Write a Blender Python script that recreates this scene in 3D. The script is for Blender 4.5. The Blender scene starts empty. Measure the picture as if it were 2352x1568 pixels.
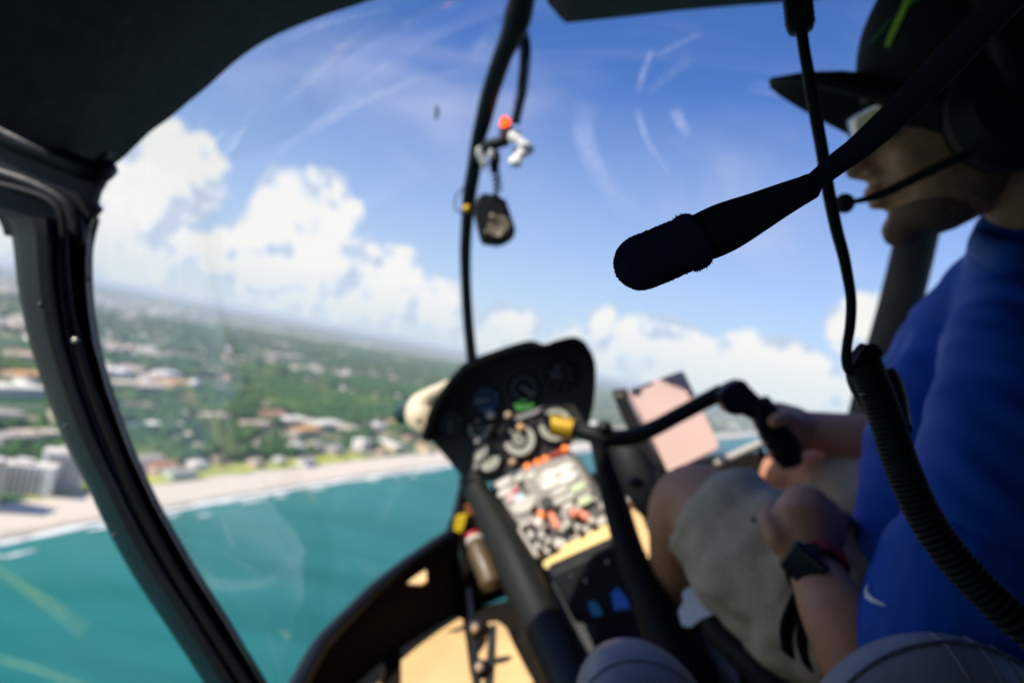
import bpy, math, random
import numpy as np
from mathutils import Vector, Matrix, noise
random.seed(7)
rnd = random.random
uni = random.uniform
SC = bpy.context.scene
COL = SC.collection
V = Vector

# ------------------------------------------------------------------ camera
F = 1568.0                      # focal length in pixels of a 2352 px wide frame (24 mm lens)
CAM = V((0, 0, 180.0))
roll, pitch = math.radians(10.8), math.radians(1.35)
_f = V((0, math.cos(pitch), math.sin(pitch)))
_r0 = V((1, 0, 0)); _u0 = V((0, -math.sin(pitch), math.cos(pitch)))
AX = _r0 * math.cos(roll) + _u0 * math.sin(roll)       # right
AY = _u0 * math.cos(roll) - _r0 * math.sin(roll)       # up
AZ = _f                                                # forward
def K(x, y, z): return CAM + AX * x + AY * y + AZ * z  # cabin coordinates in metres
def P(u, v, d): return K((u - 1176) / F * d, -(v - 784) / F * d, d)
def G(u, v, z=0.0):
    r = AX * (u - 1176) / F - AY * (v - 784) / F + AZ
    t = (z - CAM.z) / r.z
    return CAM + r * t
def RAYPL(u, v, o, n):
    r = AX * (u - 1176) / F - AY * (v - 784) / F + AZ
    return CAM + r * ((o - CAM).dot(n) / r.dot(n))

cd = bpy.data.cameras.new('camera'); cam = bpy.data.objects.new('camera', cd); COL.objects.link(cam)
cd.sensor_width = 36; cd.lens = 24; cd.clip_start = 0.01; cd.clip_end = 250000
cam.matrix_world = Matrix(((AX.x, AY.x, -AZ.x, CAM.x), (AX.y, AY.y, -AZ.y, CAM.y), (AX.z, AY.z, -AZ.z, CAM.z), (0, 0, 0, 1)))
cd.dof.use_dof = True; cd.dof.focus_distance = 0.275; cd.dof.aperture_fstop = 6.3
cd.dof.aperture_blades = 0
SC.camera = cam
SC.render.engine = 'CYCLES'
SC.view_settings.view_transform = 'Standard'; SC.view_settings.look = 'None'
SC.view_settings.exposure = 0.42; SC.view_settings.gamma = 1.0
SC.cycles.use_denoising = True
SC.cycles.max_bounces = 8; SC.cycles.transparent_max_bounces = 16; SC.cycles.volume_bounces = 1
SC.cycles.sample_clamp_indirect = 6.0

# ------------------------------------------------------------------ node helper
def NT(tree):
    tree.nodes.clear()
    def n(kind, ins=None, **props):
        x = tree.nodes.new(kind)
        for k, v in props.items(): setattr(x, k, v)
        for k, v in (ins or {}).items():
            s = x.inputs[k]
            if isinstance(v, bpy.types.NodeSocket): tree.links.new(v, s)
            elif isinstance(v, bpy.types.Node): tree.links.new(v.outputs[0], s)
            else:
                if s.type == 'RGBA' and len(v) == 3: v = (*v, 1)
                s.default_value = v
        return x
    return n
def M_(n, op, a, b=0.0, c=None, clamp=False):
    ins = {0: a, 1: b}
    if c is not None: ins[2] = c
    return n('ShaderNodeMath', ins, operation=op, use_clamp=clamp).outputs[0]
def RAMP(n, fac, stops, interp='LINEAR'):
    r = n('ShaderNodeValToRGB', {0: fac}); r.color_ramp.interpolation = interp
    e = r.color_ramp.elements
    while len(e) < len(stops): e.new(0.5)
    for i, (p, c) in enumerate(stops):
        e[i].position = p; e[i].color = (*c, 1) if len(c) == 3 else c
    return r.outputs[0]
def MIX(n, fac, a, b, blend='MIX'):
    m = n('ShaderNodeMix', data_type='RGBA', blend_type=blend)
    for i, v in ((0, fac), (6, a), (7, b)):
        s = m.inputs[i]
        if isinstance(v, bpy.types.NodeSocket): m.id_data.links.new(v, s)
        else: s.default_value = v if i == 0 else ((*v, 1) if len(v) == 3 else v)
    return m.outputs[2]
def MAPR(n, v, a, b, c=0.0, d=1.0, smooth=False):
    return n('ShaderNodeMapRange', {0: v, 1: a, 2: b, 3: c, 4: d}, interpolation_type='SMOOTHSTEP' if smooth else 'LINEAR').outputs[0]

# ------------------------------------------------------------------ sun and sky
S_cab = V((-0.47, 0.80, -0.34)).normalized()
SUN = (AX * S_cab.x + AY * S_cab.y + AZ * S_cab.z).normalized()
sd = bpy.data.lights.new('sun', 'SUN'); sd.energy = 4.8; sd.angle = math.radians(0.53); sd.color = (1.0, 0.91, 0.78)
so = bpy.data.objects.new('sun', sd); COL.objects.link(so); so.location = (0, 0, 400)
so.rotation_euler = SUN.to_track_quat('Z', 'Y').to_euler()

def DIR(u, v):
    return (AX * (u - 1176) / F - AY * (v - 784) / F + AZ).normalized()
world = bpy.data.worlds.new('World'); SC.world = world; world.use_nodes = True
n = NT(world.node_tree)
tc = n('ShaderNodeTexCoord').outputs['Generated']
sky = n('ShaderNodeTexSky', sky_type='NISHITA', sun_disc=False)
sky.sun_elevation = math.asin(SUN.z); sky.sun_rotation = math.atan2(SUN.x, SUN.y)
sky.altitude = 200; sky.air_density = 1.0; sky.dust_density = 0.3; sky.ozone_density = 3.0
skyc = sky.outputs[0]
sep = n('ShaderNodeSeparateXYZ', {0: tc})
zz = sep.outputs[2]
# puffs: cumulus heads placed by direction, their outline broken by fractal noise
nz1 = n('ShaderNodeTexNoise', {'Vector': tc, 'Scale': 9.0, 'Detail': 8.0, 'Roughness': 0.58})
warp = n('ShaderNodeVectorMath', {0: nz1.outputs['Color'], 1: (0.5, 0.5, 0.5)}, operation='SUBTRACT').outputs[0]
warp = n('ShaderNodeVectorMath', {0: warp, 'Scale': 0.115}, operation='SCALE').outputs[0]
wd = n('ShaderNodeVectorMath', {0: tc, 1: warp}, operation='ADD').outputs[0]
def puffs(vec, lst):
    acc = None
    for u, v, r in lst:
        dd = n('ShaderNodeVectorMath', {0: vec, 1: tuple(DIR(u, v))}, operation='DISTANCE').outputs['Value']
        k = M_(n, 'SUBTRACT', 1.0, M_(n, 'DIVIDE', dd, r / F))
        acc = k if acc is None else n('ShaderNodeMath', {0: acc, 1: k, 2: 0.22}, operation='SMOOTH_MAX').outputs[0]
    return acc
PUFF = [(375, 325, 78), (445, 392, 78), (330, 410, 110), (285, 490, 120), (250, 560, 110), (395, 440, 70),
        (650, 470, 84), (590, 540, 84), (728, 436, 46), (735, 500, 78), (520, 585, 76), (690, 560, 105), (610, 600, 110), (440, 580, 60), (340, 590, 70),
        (832, 628, 72), (915, 630, 74), (880, 680, 96), (985, 705, 78), (770, 680, 96), (1045, 735, 55), (1130, 728, 48), (1190, 748, 52), (1090, 770, 60),
        (1378, 745, 56), (1320, 790, 80), (1440, 800, 84), (1530, 822, 90), (1400, 720, 34), (1640, 850, 88), (1700, 880, 110), (1785, 850, 76), (1850, 900, 96), (1940, 950, 100), (1580, 800, 50),
        (1970, 735, 74), (2010, 760, 60), (60, 560, 90), (-120, 480, 130), (-300, 420, 160), (2250, 880, 120), (2450, 900, 140)]
d1 = puffs(wd, PUFF)
# light side: the same puffs looked at a little towards the sun
lit = n('ShaderNodeVectorMath', {0: wd, 1: tuple(V(SUN) * 0.035)}, operation='ADD').outputs[0]
# cheap relief from a second noise read towards the sun
nzA = n('ShaderNodeTexNoise', {'Vector': tc, 'Scale': 16.0, 'Detail': 5.0, 'Roughness': 0.55}).outputs[0]
offs = n('ShaderNodeVectorMath', {0: tc, 1: tuple(V(SUN) * 0.02)}, operation='ADD').outputs[0]
nzB = n('ShaderNodeTexNoise', {'Vector': offs, 'Scale': 16.0, 'Detail': 5.0, 'Roughness': 0.55}).outputs[0]
relief = M_(n, 'SUBTRACT', nzA, nzB)
# cumulus all round the horizon
nzC = n('ShaderNodeTexNoise', {'Vector': tc, 'Scale': 5.0, 'Detail': 8.0, 'Roughness': 0.56}).outputs[0]
band = M_(n, 'MULTIPLY', MAPR(n, zz, 0.0, 0.08, 0, 1, True), MAPR(n, zz, 0.18, 0.38, 1, 0, True))
fwd = MAPR(n, sep.outputs[1], 0.55, 0.1, 0, 1, True)      # cumulus field beside and behind the machine
gen = M_(n, 'SUBTRACT', M_(n, 'MULTIPLY', M_(n, 'MULTIPLY', MAPR(n, nzC, 0.50, 0.62, 0, 1), band), fwd), 0.05)
dens = M_(n, 'MAXIMUM', d1, gen)
cover = MAPR(n, dens, 0.0, 0.20, 0, 1, True)
vz = MAPR(n, M_(n, 'ADD', dens, M_(n, 'MULTIPLY', relief, 4.5)), -0.05, 0.55, 0.0, 1.0, True)
cloudc = RAMP(n, vz, [(0.0, (0.44, 0.50, 0.62)), (0.42, (0.60, 0.65, 0.73)), (0.8, (0.72, 0.71, 0.69)), (1.0, (0.75, 0.725, 0.69))])
# thin high cloud
mp = n('ShaderNodeMapping', {'Vector': tc, 'Rotation': (0.3, 0.2, 0.7), 'Scale': (2.2, 5.5, 6.0)})
ci = n('ShaderNodeTexNoise', {'Vector': mp, 'Scale': 0.75, 'Detail': 5.0, 'Roughness': 0.5, 'Distortion': 0.5}).outputs[0]
cirr = M_(n, 'MULTIPLY', MAPR(n, ci, 0.48, 0.78, 0, 0.62, True), MAPR(n, zz, 0.02, 0.25, 0, 1, True))
skyb = n('ShaderNodeVectorMath', {0: skyc, 1: (0.050, 0.075, 0.122)}, operation='MULTIPLY').outputs[0]
haze = MAPR(n, M_(n, 'POWER', MAPR(n, zz, 0.0, 0.40), 0.75), 0.0, 1.0, 0.92, 0.0)
c1 = MIX(n, haze, skyb, (0.53, 0.60, 0.65))
c1 = MIX(n, cirr, c1, (0.50, 0.51, 0.66))
fade = MAPR(n, zz, 0.0, 0.09, 0.35, 0.94, True)
c2 = MIX(n, M_(n, 'MULTIPLY', cover, fade), c1, cloudc)
bg = n('ShaderNodeBackground', {0: c2, 1: 1.0})
n('ShaderNodeOutputWorld', {0: bg})

# ------------------------------------------------------------------ materials
MATS = {}
def mat(name, col, rough=0.6, metal=0.0, var=0.0, vscale=20.0, bump=0.0, bscale=60.0, spec=0.5, emis=None, estr=0.0, coat=0.0, sss=0.0, sheen=0.0, trans=0.0):
    if name in MATS: return MATS[name]
    m = bpy.data.materials.new(name); m.use_nodes = True; n = NT(m.node_tree)
    tc = n('ShaderNodeTexCoord').outputs['Object']
    p = n('ShaderNodeBsdfPrincipled', {'Roughness': rough, 'Metallic': metal, 'Specular IOR Level': spec, 'Coat Weight': coat, 'Subsurface Weight': sss, 'Sheen Weight': sheen, 'Transmission Weight': trans})
    if sss: p.inputs['Subsurface Radius'].default_value = (0.01, 0.004, 0.002); p.inputs['Subsurface Scale'].default_value = 1.0
    c = (*col, 1)
    nz = n('ShaderNodeTexNoise', {'Vector': tc, 'Scale': vscale, 'Detail': 5.0})
    if var > 0:
        lo = tuple(x * (1 - var) for x in col); hi = tuple(min(1, x * (1 + var)) for x in col)
        m.node_tree.links.new(RAMP(n, nz.outputs[0], [(0.3, lo), (0.7, hi)]), p.inputs['Base Color'])
    else: p.inputs['Base Color'].default_value = c
    m.node_tree.links.new(MAPR(n, nz.outputs[0], 0.2, 0.8, max(0, rough - 0.08), min(1, rough + 0.08)), p.inputs['Roughness'])
    if bump > 0:
        nb = n('ShaderNodeTexNoise', {'Vector': tc, 'Scale': bscale, 'Detail': 4.0})
        b = n('ShaderNodeBump', {'Strength': 0.6, 'Distance': bump, 'Height': nb.outputs[0]})
        m.node_tree.links.new(b.outputs[0], p.inputs['Normal'])
    if emis: p.inputs['Emission Color'].default_value = (*emis, 1); p.inputs['Emission Strength'].default_value = estr
    n('ShaderNodeOutputMaterial', {0: p}); MATS[name] = m
    return m

# ------------------------------------------------------------------ mesh helpers (world space vertices)
class MB:
    def __init__(s): s.v = []; s.f = []
    def add(s, vf):
        o = len(s.v); s.v += [V(p) for p in vf[0]]; s.f += [tuple(i + o for i in f) for f in vf[1]]; return s
def frames(pts, up=None):
    T = []
    for i in range(len(pts)):
        a = pts[max(0, i - 1)]; b = pts[min(len(pts) - 1, i + 1)]; T.append((b - a).normalized())
    u = V(up) if up is not None else (AZ if abs(T[0].dot(AZ)) < 0.8 else AX)
    N = []
    for t in T:
        u = (u - t * u.dot(t)).normalized(); N.append(u)
    return T, N
def smoothpts(pts, k):
    """Catmull-Rom through tuples of numbers"""
    out = []; n = len(pts)
    for i in range(n - 1):
        p0 = pts[max(0, i - 1)]; p1 = pts[i]; p2 = pts[i + 1]; p3 = pts[min(n - 1, i + 2)]
        for j in range(k):
            t = j / k
            out.append(tuple(0.5 * ((2 * b) + (-a + c) * t + (2 * a - 5 * b + 4 * c - d) * t * t + (-a + 3 * b - 3 * c + d) * t ** 3) for a, b, c, d in zip(p0, p1, p2, p3)))
    out.append(tuple(pts[-1])); return out
def tube(pts, rad, seg=14, up=None, flat=1.0, caps=True, roundcap=False):
    pts = [V(p) for p in pts]
    if not hasattr(rad, '__len__'): rad = [rad] * len(pts)
    rad = list(rad)
    if roundcap:
        T, _ = frames(pts)
        a, b = [], []; ra, rb = [], []
        for q in (0.05, 0.35, 0.65, 0.88):
            w = math.sqrt(1 - (1 - q) ** 2)
            a.append(pts[0] - T[0] * rad[0] * (1 - q)); ra.append(rad[0] * w)
            b.append(pts[-1] + T[-1] * rad[-1] * (1 - q)); rb.append(rad[-1] * w)
        pts = a + pts + b[::-1]; rad = ra + rad + rb[::-1]
    T, N = frames(pts, up)
    v, f = [], []
    for p, t, nn, r in zip(pts, T, N, rad):
        bb = t.cross(nn)
        for k in range(seg):
            a = 2 * math.pi * k / seg
            v.append(p + (bb * math.cos(a) + nn * math.sin(a) * flat) * r)
    for i in range(len(pts) - 1):
        for k in range(seg):
            k2 = (k + 1) % seg
            f.append((i * seg + k, i * seg + k2, (i + 1) * seg + k2, (i + 1) * seg + k))
    if caps:
        f.append(tuple(range(seg))[::-1]); o = (len(pts) - 1) * seg; f.append(tuple(o + k for k in range(seg)))
    return v, f
def tuv(st, k=4, seg=14, flat=1.0, **kw):
    """stations (u, v, half width px, depth)"""
    s = smoothpts(st, k)
    return tube([P(a, b, d) for a, b, h, d in s], [h * d / F for a, b, h, d in s], seg, flat=flat, **kw)
def ell(c, ax, ay, az, nu=18, nv=10):
    """ellipsoid with half-axis vectors"""
    v, f = [], []
    for j in range(nv + 1):
        th = math.pi * (0.02 + 0.96 * j / nv)
        for i in range(nu):
            ph = 2 * math.pi * i / nu
            v.append(V(c) + ax * math.sin(th) * math.cos(ph) + ay * math.sin(th) * math.sin(ph) + az * math.cos(th))
    for j in range(nv):
        for i in range(nu):
            i2 = (i + 1) % nu
            f.append((j * nu + i, (j + 1) * nu + i, (j + 1) * nu + i2, j * nu + i2))
    f.append(tuple(range(nu))); f.append(tuple(nv * nu + i for i in range(nu))[::-1])
    return v, f
def box(c, ax, ay, az):
    v = [V(c) + ax * a + ay * b + az * d for d in (-1, 1) for b in (-1, 1) for a in (-1, 1)]
    return v, [(0, 2, 3, 1), (4, 5, 7, 6), (0, 1, 5, 4), (2, 6, 7, 3), (0, 4, 6, 2), (1, 3, 7, 5)]
def plate(pts, th):
    """outline + thickness vector"""
    pts = [V(p) for p in pts]; m = len(pts)
    return pts + [p + th for p in pts], [tuple(range(m)), tuple(range(m, 2 * m))[::-1]] + [(i, i + m, (i + 1) % m + m, (i + 1) % m) for i in range(m)]
def grid(rows):
    v = [V(p) for r in rows for p in r]; c = len(rows[0])
    return v, [(j * c + i, j * c + i + 1, (j + 1) * c + i + 1, (j + 1) * c + i) for j in range(len(rows) - 1) for i in range(c - 1)]
def fixn(me):
    import bmesh
    b = bmesh.new(); b.from_mesh(me); bmesh.ops.recalc_face_normals(b, faces=b.faces); b.to_mesh(me); b.free()
def obj(name, vfs, m, parent=None, smooth=False, bevel=0.0, origin=None, solid=0.0, sub=0, fix=True, remesh=0.0, disp=None, shrink=None, label=None, smit=5):
    if isinstance(vfs, MB): vfs = [(vfs.v, vfs.f)]
    if isinstance(vfs, tuple): vfs = [vfs]
    b = MB()
    for x in vfs: b.add(x)
    if origin is None:
        origin = parent.matrix_world.translation if parent else sum(b.v, V((0, 0, 0))) / len(b.v)
        if parent: origin = V(parent['_o'])
    me = bpy.data.meshes.new(name); me.from_pydata([p - origin for p in b.v], [], b.f); me.update()
    if fix: fixn(me)
    o = bpy.data.objects.new(name, me); COL.objects.link(o)
    if m: me.materials.append(m)
    if parent: o.parent = parent
    else: o.location = origin
    o['_o'] = tuple(origin)
    if remesh:
        md = o.modifiers.new('r', 'REMESH'); md.mode = 'VOXEL'; md.voxel_size = remesh
        md = o.modifiers.new('s', 'SMOOTH'); md.factor = 0.6; md.iterations = smit
        dg = bpy.context.evaluated_depsgraph_get(); new = bpy.data.meshes.new_from_object(o.evaluated_get(dg))
        o.modifiers.clear(); old = o.data; o.data = new; bpy.data.meshes.remove(old); new.name = name
        if m and not new.materials: new.materials.append(m)
        if disp:
            nr = [v.normal.copy() for v in new.vertices]
            for v_, q in zip(new.vertices, nr): v_.co = v_.co + q * disp(v_.co + origin)
        smooth = True
    if smooth:
        for p in o.data.polygons: p.use_smooth = True
        if smooth == 'auto':
            o.data.set_sharp_from_angle(angle=math.radians(35)) if hasattr(o.data, 'set_sharp_from_angle') else None
    if solid: md = o.modifiers.new('t', 'SOLIDIFY'); md.thickness = solid; md.offset = 0
    if bevel: md = o.modifiers.new('b', 'BEVEL'); md.width = bevel; md.segments = 2; md.limit_method = 'ANGLE'
    if sub: md = o.modifiers.new('s', 'SUBSURF'); md.levels = sub; md.render_levels = sub
    if label: o['label'] = label
    return o
def tag(o, label, cat, group=None):
    o['label'] = label; o['category'] = cat
    if group: o['group'] = group
    return o
def thing(name, label, cat, loc, group=None):
    o = bpy.data.objects.new(name, None); COL.objects.link(o); o.location = loc; o['_o'] = tuple(loc); o.empty_display_size = 0.1
    return tag(o, label, cat, group)

# ================================================================== GROUND, SEA, BEACH
def coast_px():
    return [(-900, 1415), (-400, 1315), (0, 1232), (340, 1172), (700, 1112), (1050, 1062), (1340, 1033), (1560, 1012), (1700, 1001), (1800, 992), (1880, 984)]
coast = [G(u, v) for u, v in coast_px()]
cs = smoothpts([(p.x, p.y) for p in coast], 8)
# carry the coast on behind and ahead
d0 = (V(cs[1]) - V(cs[0])).normalized(); d1_ = (V(cs[-1]) - V(cs[-2])).normalized()
cs = [tuple(V(cs[0]) - d0 * 30000), tuple(V(cs[0]) - d0 * 600)] + cs + [tuple(V(cs[-1]) + d1_ * 60000)]
cs = [V((x, y)) for x, y in cs]
def inland(i, w):
    a = cs[max(0, i - 1)]; b = cs[min(len(cs) - 1, i + 1)]; t = (b - a).normalized()
    nrm = V((-t.y, t.x))
    return cs[i] + nrm * w
# beach profile rows: offset inland, height
W_BEACH = 50.0
rows = []
for w, z in ((-40, -1.2), (-9, 0.02), (8, 0.6), (W_BEACH, 2.0), (W_BEACH + 6, 2.6)):
    row = []
    for i in range(len(cs)):
        p = inland(i, w + 3.0 * noise.noise(V((cs[i].x * 0.01, cs[i].y * 0.01, w)))) if w > -10 else inland(i, w)
        row.append(V((p.x, p.y, z)))
    rows.append(row)
def ground_mat(name, build):
    m = bpy.data.materials.new(name); m.use_nodes = True; n = NT(m.node_tree)
    build(n, n('ShaderNodeTexCoord').outputs['Object'], m); return m
def _beach(n, tc, m):
    nz = n('ShaderNodeTexNoise', {'Vector': tc, 'Scale': 0.05, 'Detail': 8.0}).outputs[0]
    sx = n('ShaderNodeSeparateXYZ', {0: tc}).outputs[2]
    h = M_(n, 'ADD', sx, M_(n, 'MULTIPLY', M_(n, 'SUBTRACT', nz, 0.5), 0.6))
    wet = RAMP(n, MAPR(n, h, 0.0, 1.0), [(0.0, (0.30, 0.26, 0.21)), (0.4, (0.46, 0.40, 0.32)), (0.55, (0.66, 0.57, 0.45)), (1.0, (0.70, 0.60, 0.48))])
    n('ShaderNodeOutputMaterial', {0: n('ShaderNodeBsdfPrincipled', {'Base Color': wet, 'Roughness': 0.85})})
beach = obj('beach', grid(rows), ground_mat('sand', _beach), origin=V((0, 0, 0)), smooth=True); beach['kind'] = 'structure'
inner = rows[-1]
def far_side():
    a = inner[0]; b = inner[-1]
    return [V((40000, 75000, 2.6)), V((-75000, 75000, 2.6)), V((-75000, -30000, 2.6))]
def _land(n, tc, m):
    big = n('ShaderNodeTexNoise', {'Vector': tc, 'Scale': 0.0011, 'Detail': 6.0, 'Roughness': 0.6}).outputs[0]
    mid = n('ShaderNodeTexNoise', {'Vector': tc, 'Scale': 0.008, 'Detail': 6.0, 'Roughness': 0.65}).outputs[0]
    fine = n('ShaderNodeTexNoise', {'Vector': tc, 'Scale': 0.08, 'Detail': 5.0}).outputs[0]
    wood = RAMP(n, fine, [(0.3, (0.012, 0.050, 0.022)), (0.55, (0.030, 0.095, 0.030)), (0.75, (0.08, 0.15, 0.035))])
    field = RAMP(n, mid, [(0.35, (0.09, 0.17, 0.05)), (0.6, (0.30, 0.25, 0.15)), (0.75, (0.52, 0.41, 0.29))])
    c = MIX(n, MAPR(n, mid, 0.50, 0.58, 0, 1, True), wood, field)
    c = MIX(n, MAPR(n, big, 0.58, 0.66, 0, 0.6, True), c, (0.34, 0.29, 0.21))
    # streets: a bent lattice of pale lines
    wp = n('ShaderNodeVectorMath', {0: n('ShaderNodeTexNoise', {'Vector': tc, 'Scale': 0.002, 'Detail': 1.0}).outputs['Color'], 'Scale': 260.0}, operation='SCALE').outputs[0]
    q = n('ShaderNodeVectorMath', {0: tc, 1: wp}, operation='ADD').outputs[0]
    q = n('ShaderNodeMapping', {'Vector': q, 'Rotation': (0, 0, 0.5)}).outputs[0]
    s = n('ShaderNodeSeparateXYZ', {0: q})
    la = M_(n, 'LESS_THAN', M_(n, 'PINGPONG', s.outputs[0], 75.0), 3.4)
    lb = M_(n, 'LESS_THAN', M_(n, 'PINGPONG', s.outputs[1], 130.0), 3.4)
    ln = M_(n, 'MULTIPLY', M_(n, 'MAXIMUM', la, lb), MAPR(n, big, 0.42, 0.5, 0.15, 1.0))
    c = MIX(n, M_(n, 'MULTIPLY', ln, 0.7), c, (0.34, 0.31, 0.28))
    n('ShaderNodeOutputMaterial', {0: n('ShaderNodeBsdfPrincipled', {'Base Color': c, 'Roughness': 0.95, 'Specular IOR Level': 0.1})})
fs = far_side()
landv = [p + V((0, 0, 0)) for p in inner] + fs
land = obj('land', (landv, [tuple(range(len(landv)))]), ground_mat('coastal_land', _land), origin=V((0, 0, 0))); land['kind'] = 'structure'
def _sea(n, tc, m):
    sx = n('ShaderNodeVectorMath', {0: tc, 1: tuple((*cs[10], 0))}, operation='SUBTRACT').outputs[0]
    t = (cs[20] - cs[6]).normalized()
    off = n('ShaderNodeVectorMath', {0: sx, 1: (t.y, -t.x, 0)}, operation='DOT_PRODUCT').outputs['Value']   # metres off shore
    mp = n('ShaderNodeMapping', {'Vector': tc, 'Rotation': (0, 0, -math.atan2(t.y, t.x)), 'Scale': (0.2, 1.0, 1.0)}).outputs[0]
    nz = n('ShaderNodeTexNoise', {'Vector': mp, 'Scale': 0.012, 'Detail': 6.0}).outputs[0]
    o2 = M_(n, 'ADD', off, M_(n, 'MULTIPLY', M_(n, 'SUBTRACT', nz, 0.5), 160.0))
    c = RAMP(n, MAPR(n, o2, -20, 330), [(0.0, (0.14, 0.34, 0.25)), (0.10, (0.025, 0.20, 0.16)), (0.35, (0.002, 0.145, 0.125)), (1.0, (0.003, 0.105, 0.105))])
    sw = n('ShaderNodeTexNoise', {'Vector': mp, 'Scale': 0.02, 'Detail': 7.0, 'Roughness': 0.65}).outputs[0]
    c = MIX(n, MAPR(n, sw, 0.38, 0.66, 0.0, 0.55, True), c, (0.02, 0.20, 0.19))
    wv = n('ShaderNodeTexNoise', {'Vector': mp, 'Scale': 0.25, 'Detail': 6.0, 'Roughness': 0.6})
    b = n('ShaderNodeBump', {'Strength': 0.35, 'Distance': 0.6, 'Height': wv.outputs[0]})
    n('ShaderNodeOutputMaterial', {0: n('ShaderNodeBsdfPrincipled', {'Base Color': c, 'Roughness': 0.35, 'IOR': 1.33, 'Specular IOR Level': 0.18, 'Normal': b.outputs[0]})})
ring = [V((90000 * math.cos(a * math.pi / 24), 90000 * math.sin(a * math.pi / 24), 0)) for a in range(48)]
sea = obj('sea', (ring, [tuple(range(48))]), ground_mat('sea_water', _sea), origin=V((0, 0, 0))); sea['kind'] = 'structure'
# surf: irregular foam tongues lying along the shore
def cpoint(s):
    """point at arc position along the visible coast, 0..1 over the smooth part, with tangent"""
    k = 2 + s * (len(cs) - 5); i = int(k); f = k - i
    p = cs[i].lerp(cs[i + 1], f); t = (cs[i + 1] - cs[i]).normalized()
    return p, t, V((-t.y, t.x))
cum = [0.0]
for i in range(3, len(cs) - 1): cum.append(cum[-1] + (cs[i] - cs[i - 1]).length)
def carc(m):
    j = 0
    while j < len(cum) - 2 and cum[j + 1] < m: j += 1
    f = (m - cum[j]) / max(1e-6, cum[j + 1] - cum[j]); i = j + 2
    t = (cs[i + 1] - cs[i]).normalized()
    return cs[i] + (cs[i + 1] - cs[i]) * f, t, V((-t.y, t.x))
foam = MB()
m_ = 0.0
while m_ < min(9000, cum[-1] - 10):
    for line, (w0, wid, ln0) in enumerate(((-10, 3.5, 34), (-20, 3, 22), (-32, 2.2, 16))):
        if rnd() < (0.0, 0.75, 0.9)[line]: continue
        L = ln0 * uni(0.6, 1.6) * (1 + m_ / 2500)
        pl, pr = [], []
        w = w0 + uni(-3, 3)
        for k in range(7):
            q, t, nr = carc(min(cum[-1] - 5, m_ + L * k / 6 + uni(-1, 1)))
            hw = wid * math.sin(math.pi * (0.08 + 0.84 * k / 6)) * uni(0.6, 1.1)
            a = q + nr * (w + hw); c = q + nr * (w - hw)
            z = 0.10 + 0.35 * (line > 0)
            pl.append(V((a.x, a.y, z + 0.3 * (line == 0)))); pr.append(V((c.x, c.y, z - 0.05)))
        foam.add(grid([pl, pr]))
    m_ += uni(12, 20) * (1 + m_ / 2500)
foam_o = obj('surf', foam, mat('sea_foam', (0.78, 0.80, 0.78), 0.9, var=0.1, vscale=0.3), origin=V((0, 0, 0)), smooth=True, solid=0.15)
foam_o['kind'] = 'stuff'; foam_o['label'] = 'broken white surf lines along the beach'; foam_o['category'] = 'surf'

def ground_at(m, w):
    q, t, nr = carc(m); p = q + nr * w
    return V((p.x, p.y, 2.6)), math.atan2(t.y, t.x)
def proj(p):
    r = p - CAM; z = r.dot(AZ)
    if z < 1: return None
    return 1176 + r.dot(AX) / z * F, 784 - r.dot(AY) / z * F

# ---------------- trees as one woodland mass, plus single trees near the beach
ICO = None
import bmesh
def ico(sub):
    b = bmesh.new(); bmesh.ops.create_icosphere(b, subdivisions=sub, radius=1.0)
    v = np.array([x.co[:] for x in b.verts]); f = np.array([[q.index for q in p.verts] for p in b.faces]); b.free(); return v, f
iv, if_ = ico(2); iv1, if1 = ico(1)
occupied = []      # (x, y, r) of buildings
def blocked(x, y, pad=0):
    for a, b, r in occupied:
        if abs(a - x) < r + pad and abs(b - y) < r + pad: return True
    return False

# ================================================================== BUILDINGS
def wallmat(name, c): return mat(name, c, 0.85, var=0.12, vscale=0.4)
WALLS = {'white': wallmat('wall_white', (0.86, 0.83, 0.77)), 'cream': wallmat('wall_cream', (0.68, 0.59, 0.45)), 'grey': wallmat('wall_grey', (0.55, 0.50, 0.43)),
         'tan': wallmat('wall_tan', (0.55, 0.42, 0.30)), 'pale yellow': wallmat('wall_yellow', (0.70, 0.58, 0.32)), 'pale pink': wallmat('wall_pink', (0.70, 0.50, 0.42)), 'pale green': wallmat('wall_green', (0.50, 0.62, 0.50))}
ROOFS = {'grey': wallmat('roof_grey', (0.42, 0.37, 0.32)), 'white': wallmat('roof_white', (0.80, 0.74, 0.65)), 'brown': wallmat('roof_brown', (0.30, 0.22, 0.16)),
         'terracotta': wallmat('roof_red', (0.50, 0.22, 0.12)), 'pale tan': wallmat('roof_tan', (0.62, 0.50, 0.38)), 'orange': wallmat('roof_orange', (0.70, 0.36, 0.12)), 'blue': wallmat('roof_blue', (0.15, 0.28, 0.42))}
WIN = mat('window_dark', (0.035, 0.035, 0.05), 0.3)
MESHC = {}
def lm(key, verts, faces, m):
    if key in MESHC: return MESHC[key]
    me = bpy.data.meshes.new(key.split('|')[0]); me.from_pydata(verts, [], faces); fixn(me); me.materials.append(m); MESHC[key] = me; return me
def bx(x0, x1, y0, y1, z0, z1):
    return [(x, y, z) for z in (z0, z1) for y in (y0, y1) for x in (x0, x1)], [(0, 2, 3, 1), (4, 5, 7, 6), (0, 1, 5, 4), (2, 6, 7, 3), (0, 4, 6, 2), (1, 3, 7, 5)]
def comb(lst):
    v, f = [], []
    for a, b in lst:
        o = len(v); v += list(a); f += [tuple(i + o for i in q) for q in b]
    return v, f
def child(name, me, par):
    o = bpy.data.objects.new(name, me); COL.objects.link(o); o.parent = par; return o
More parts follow.
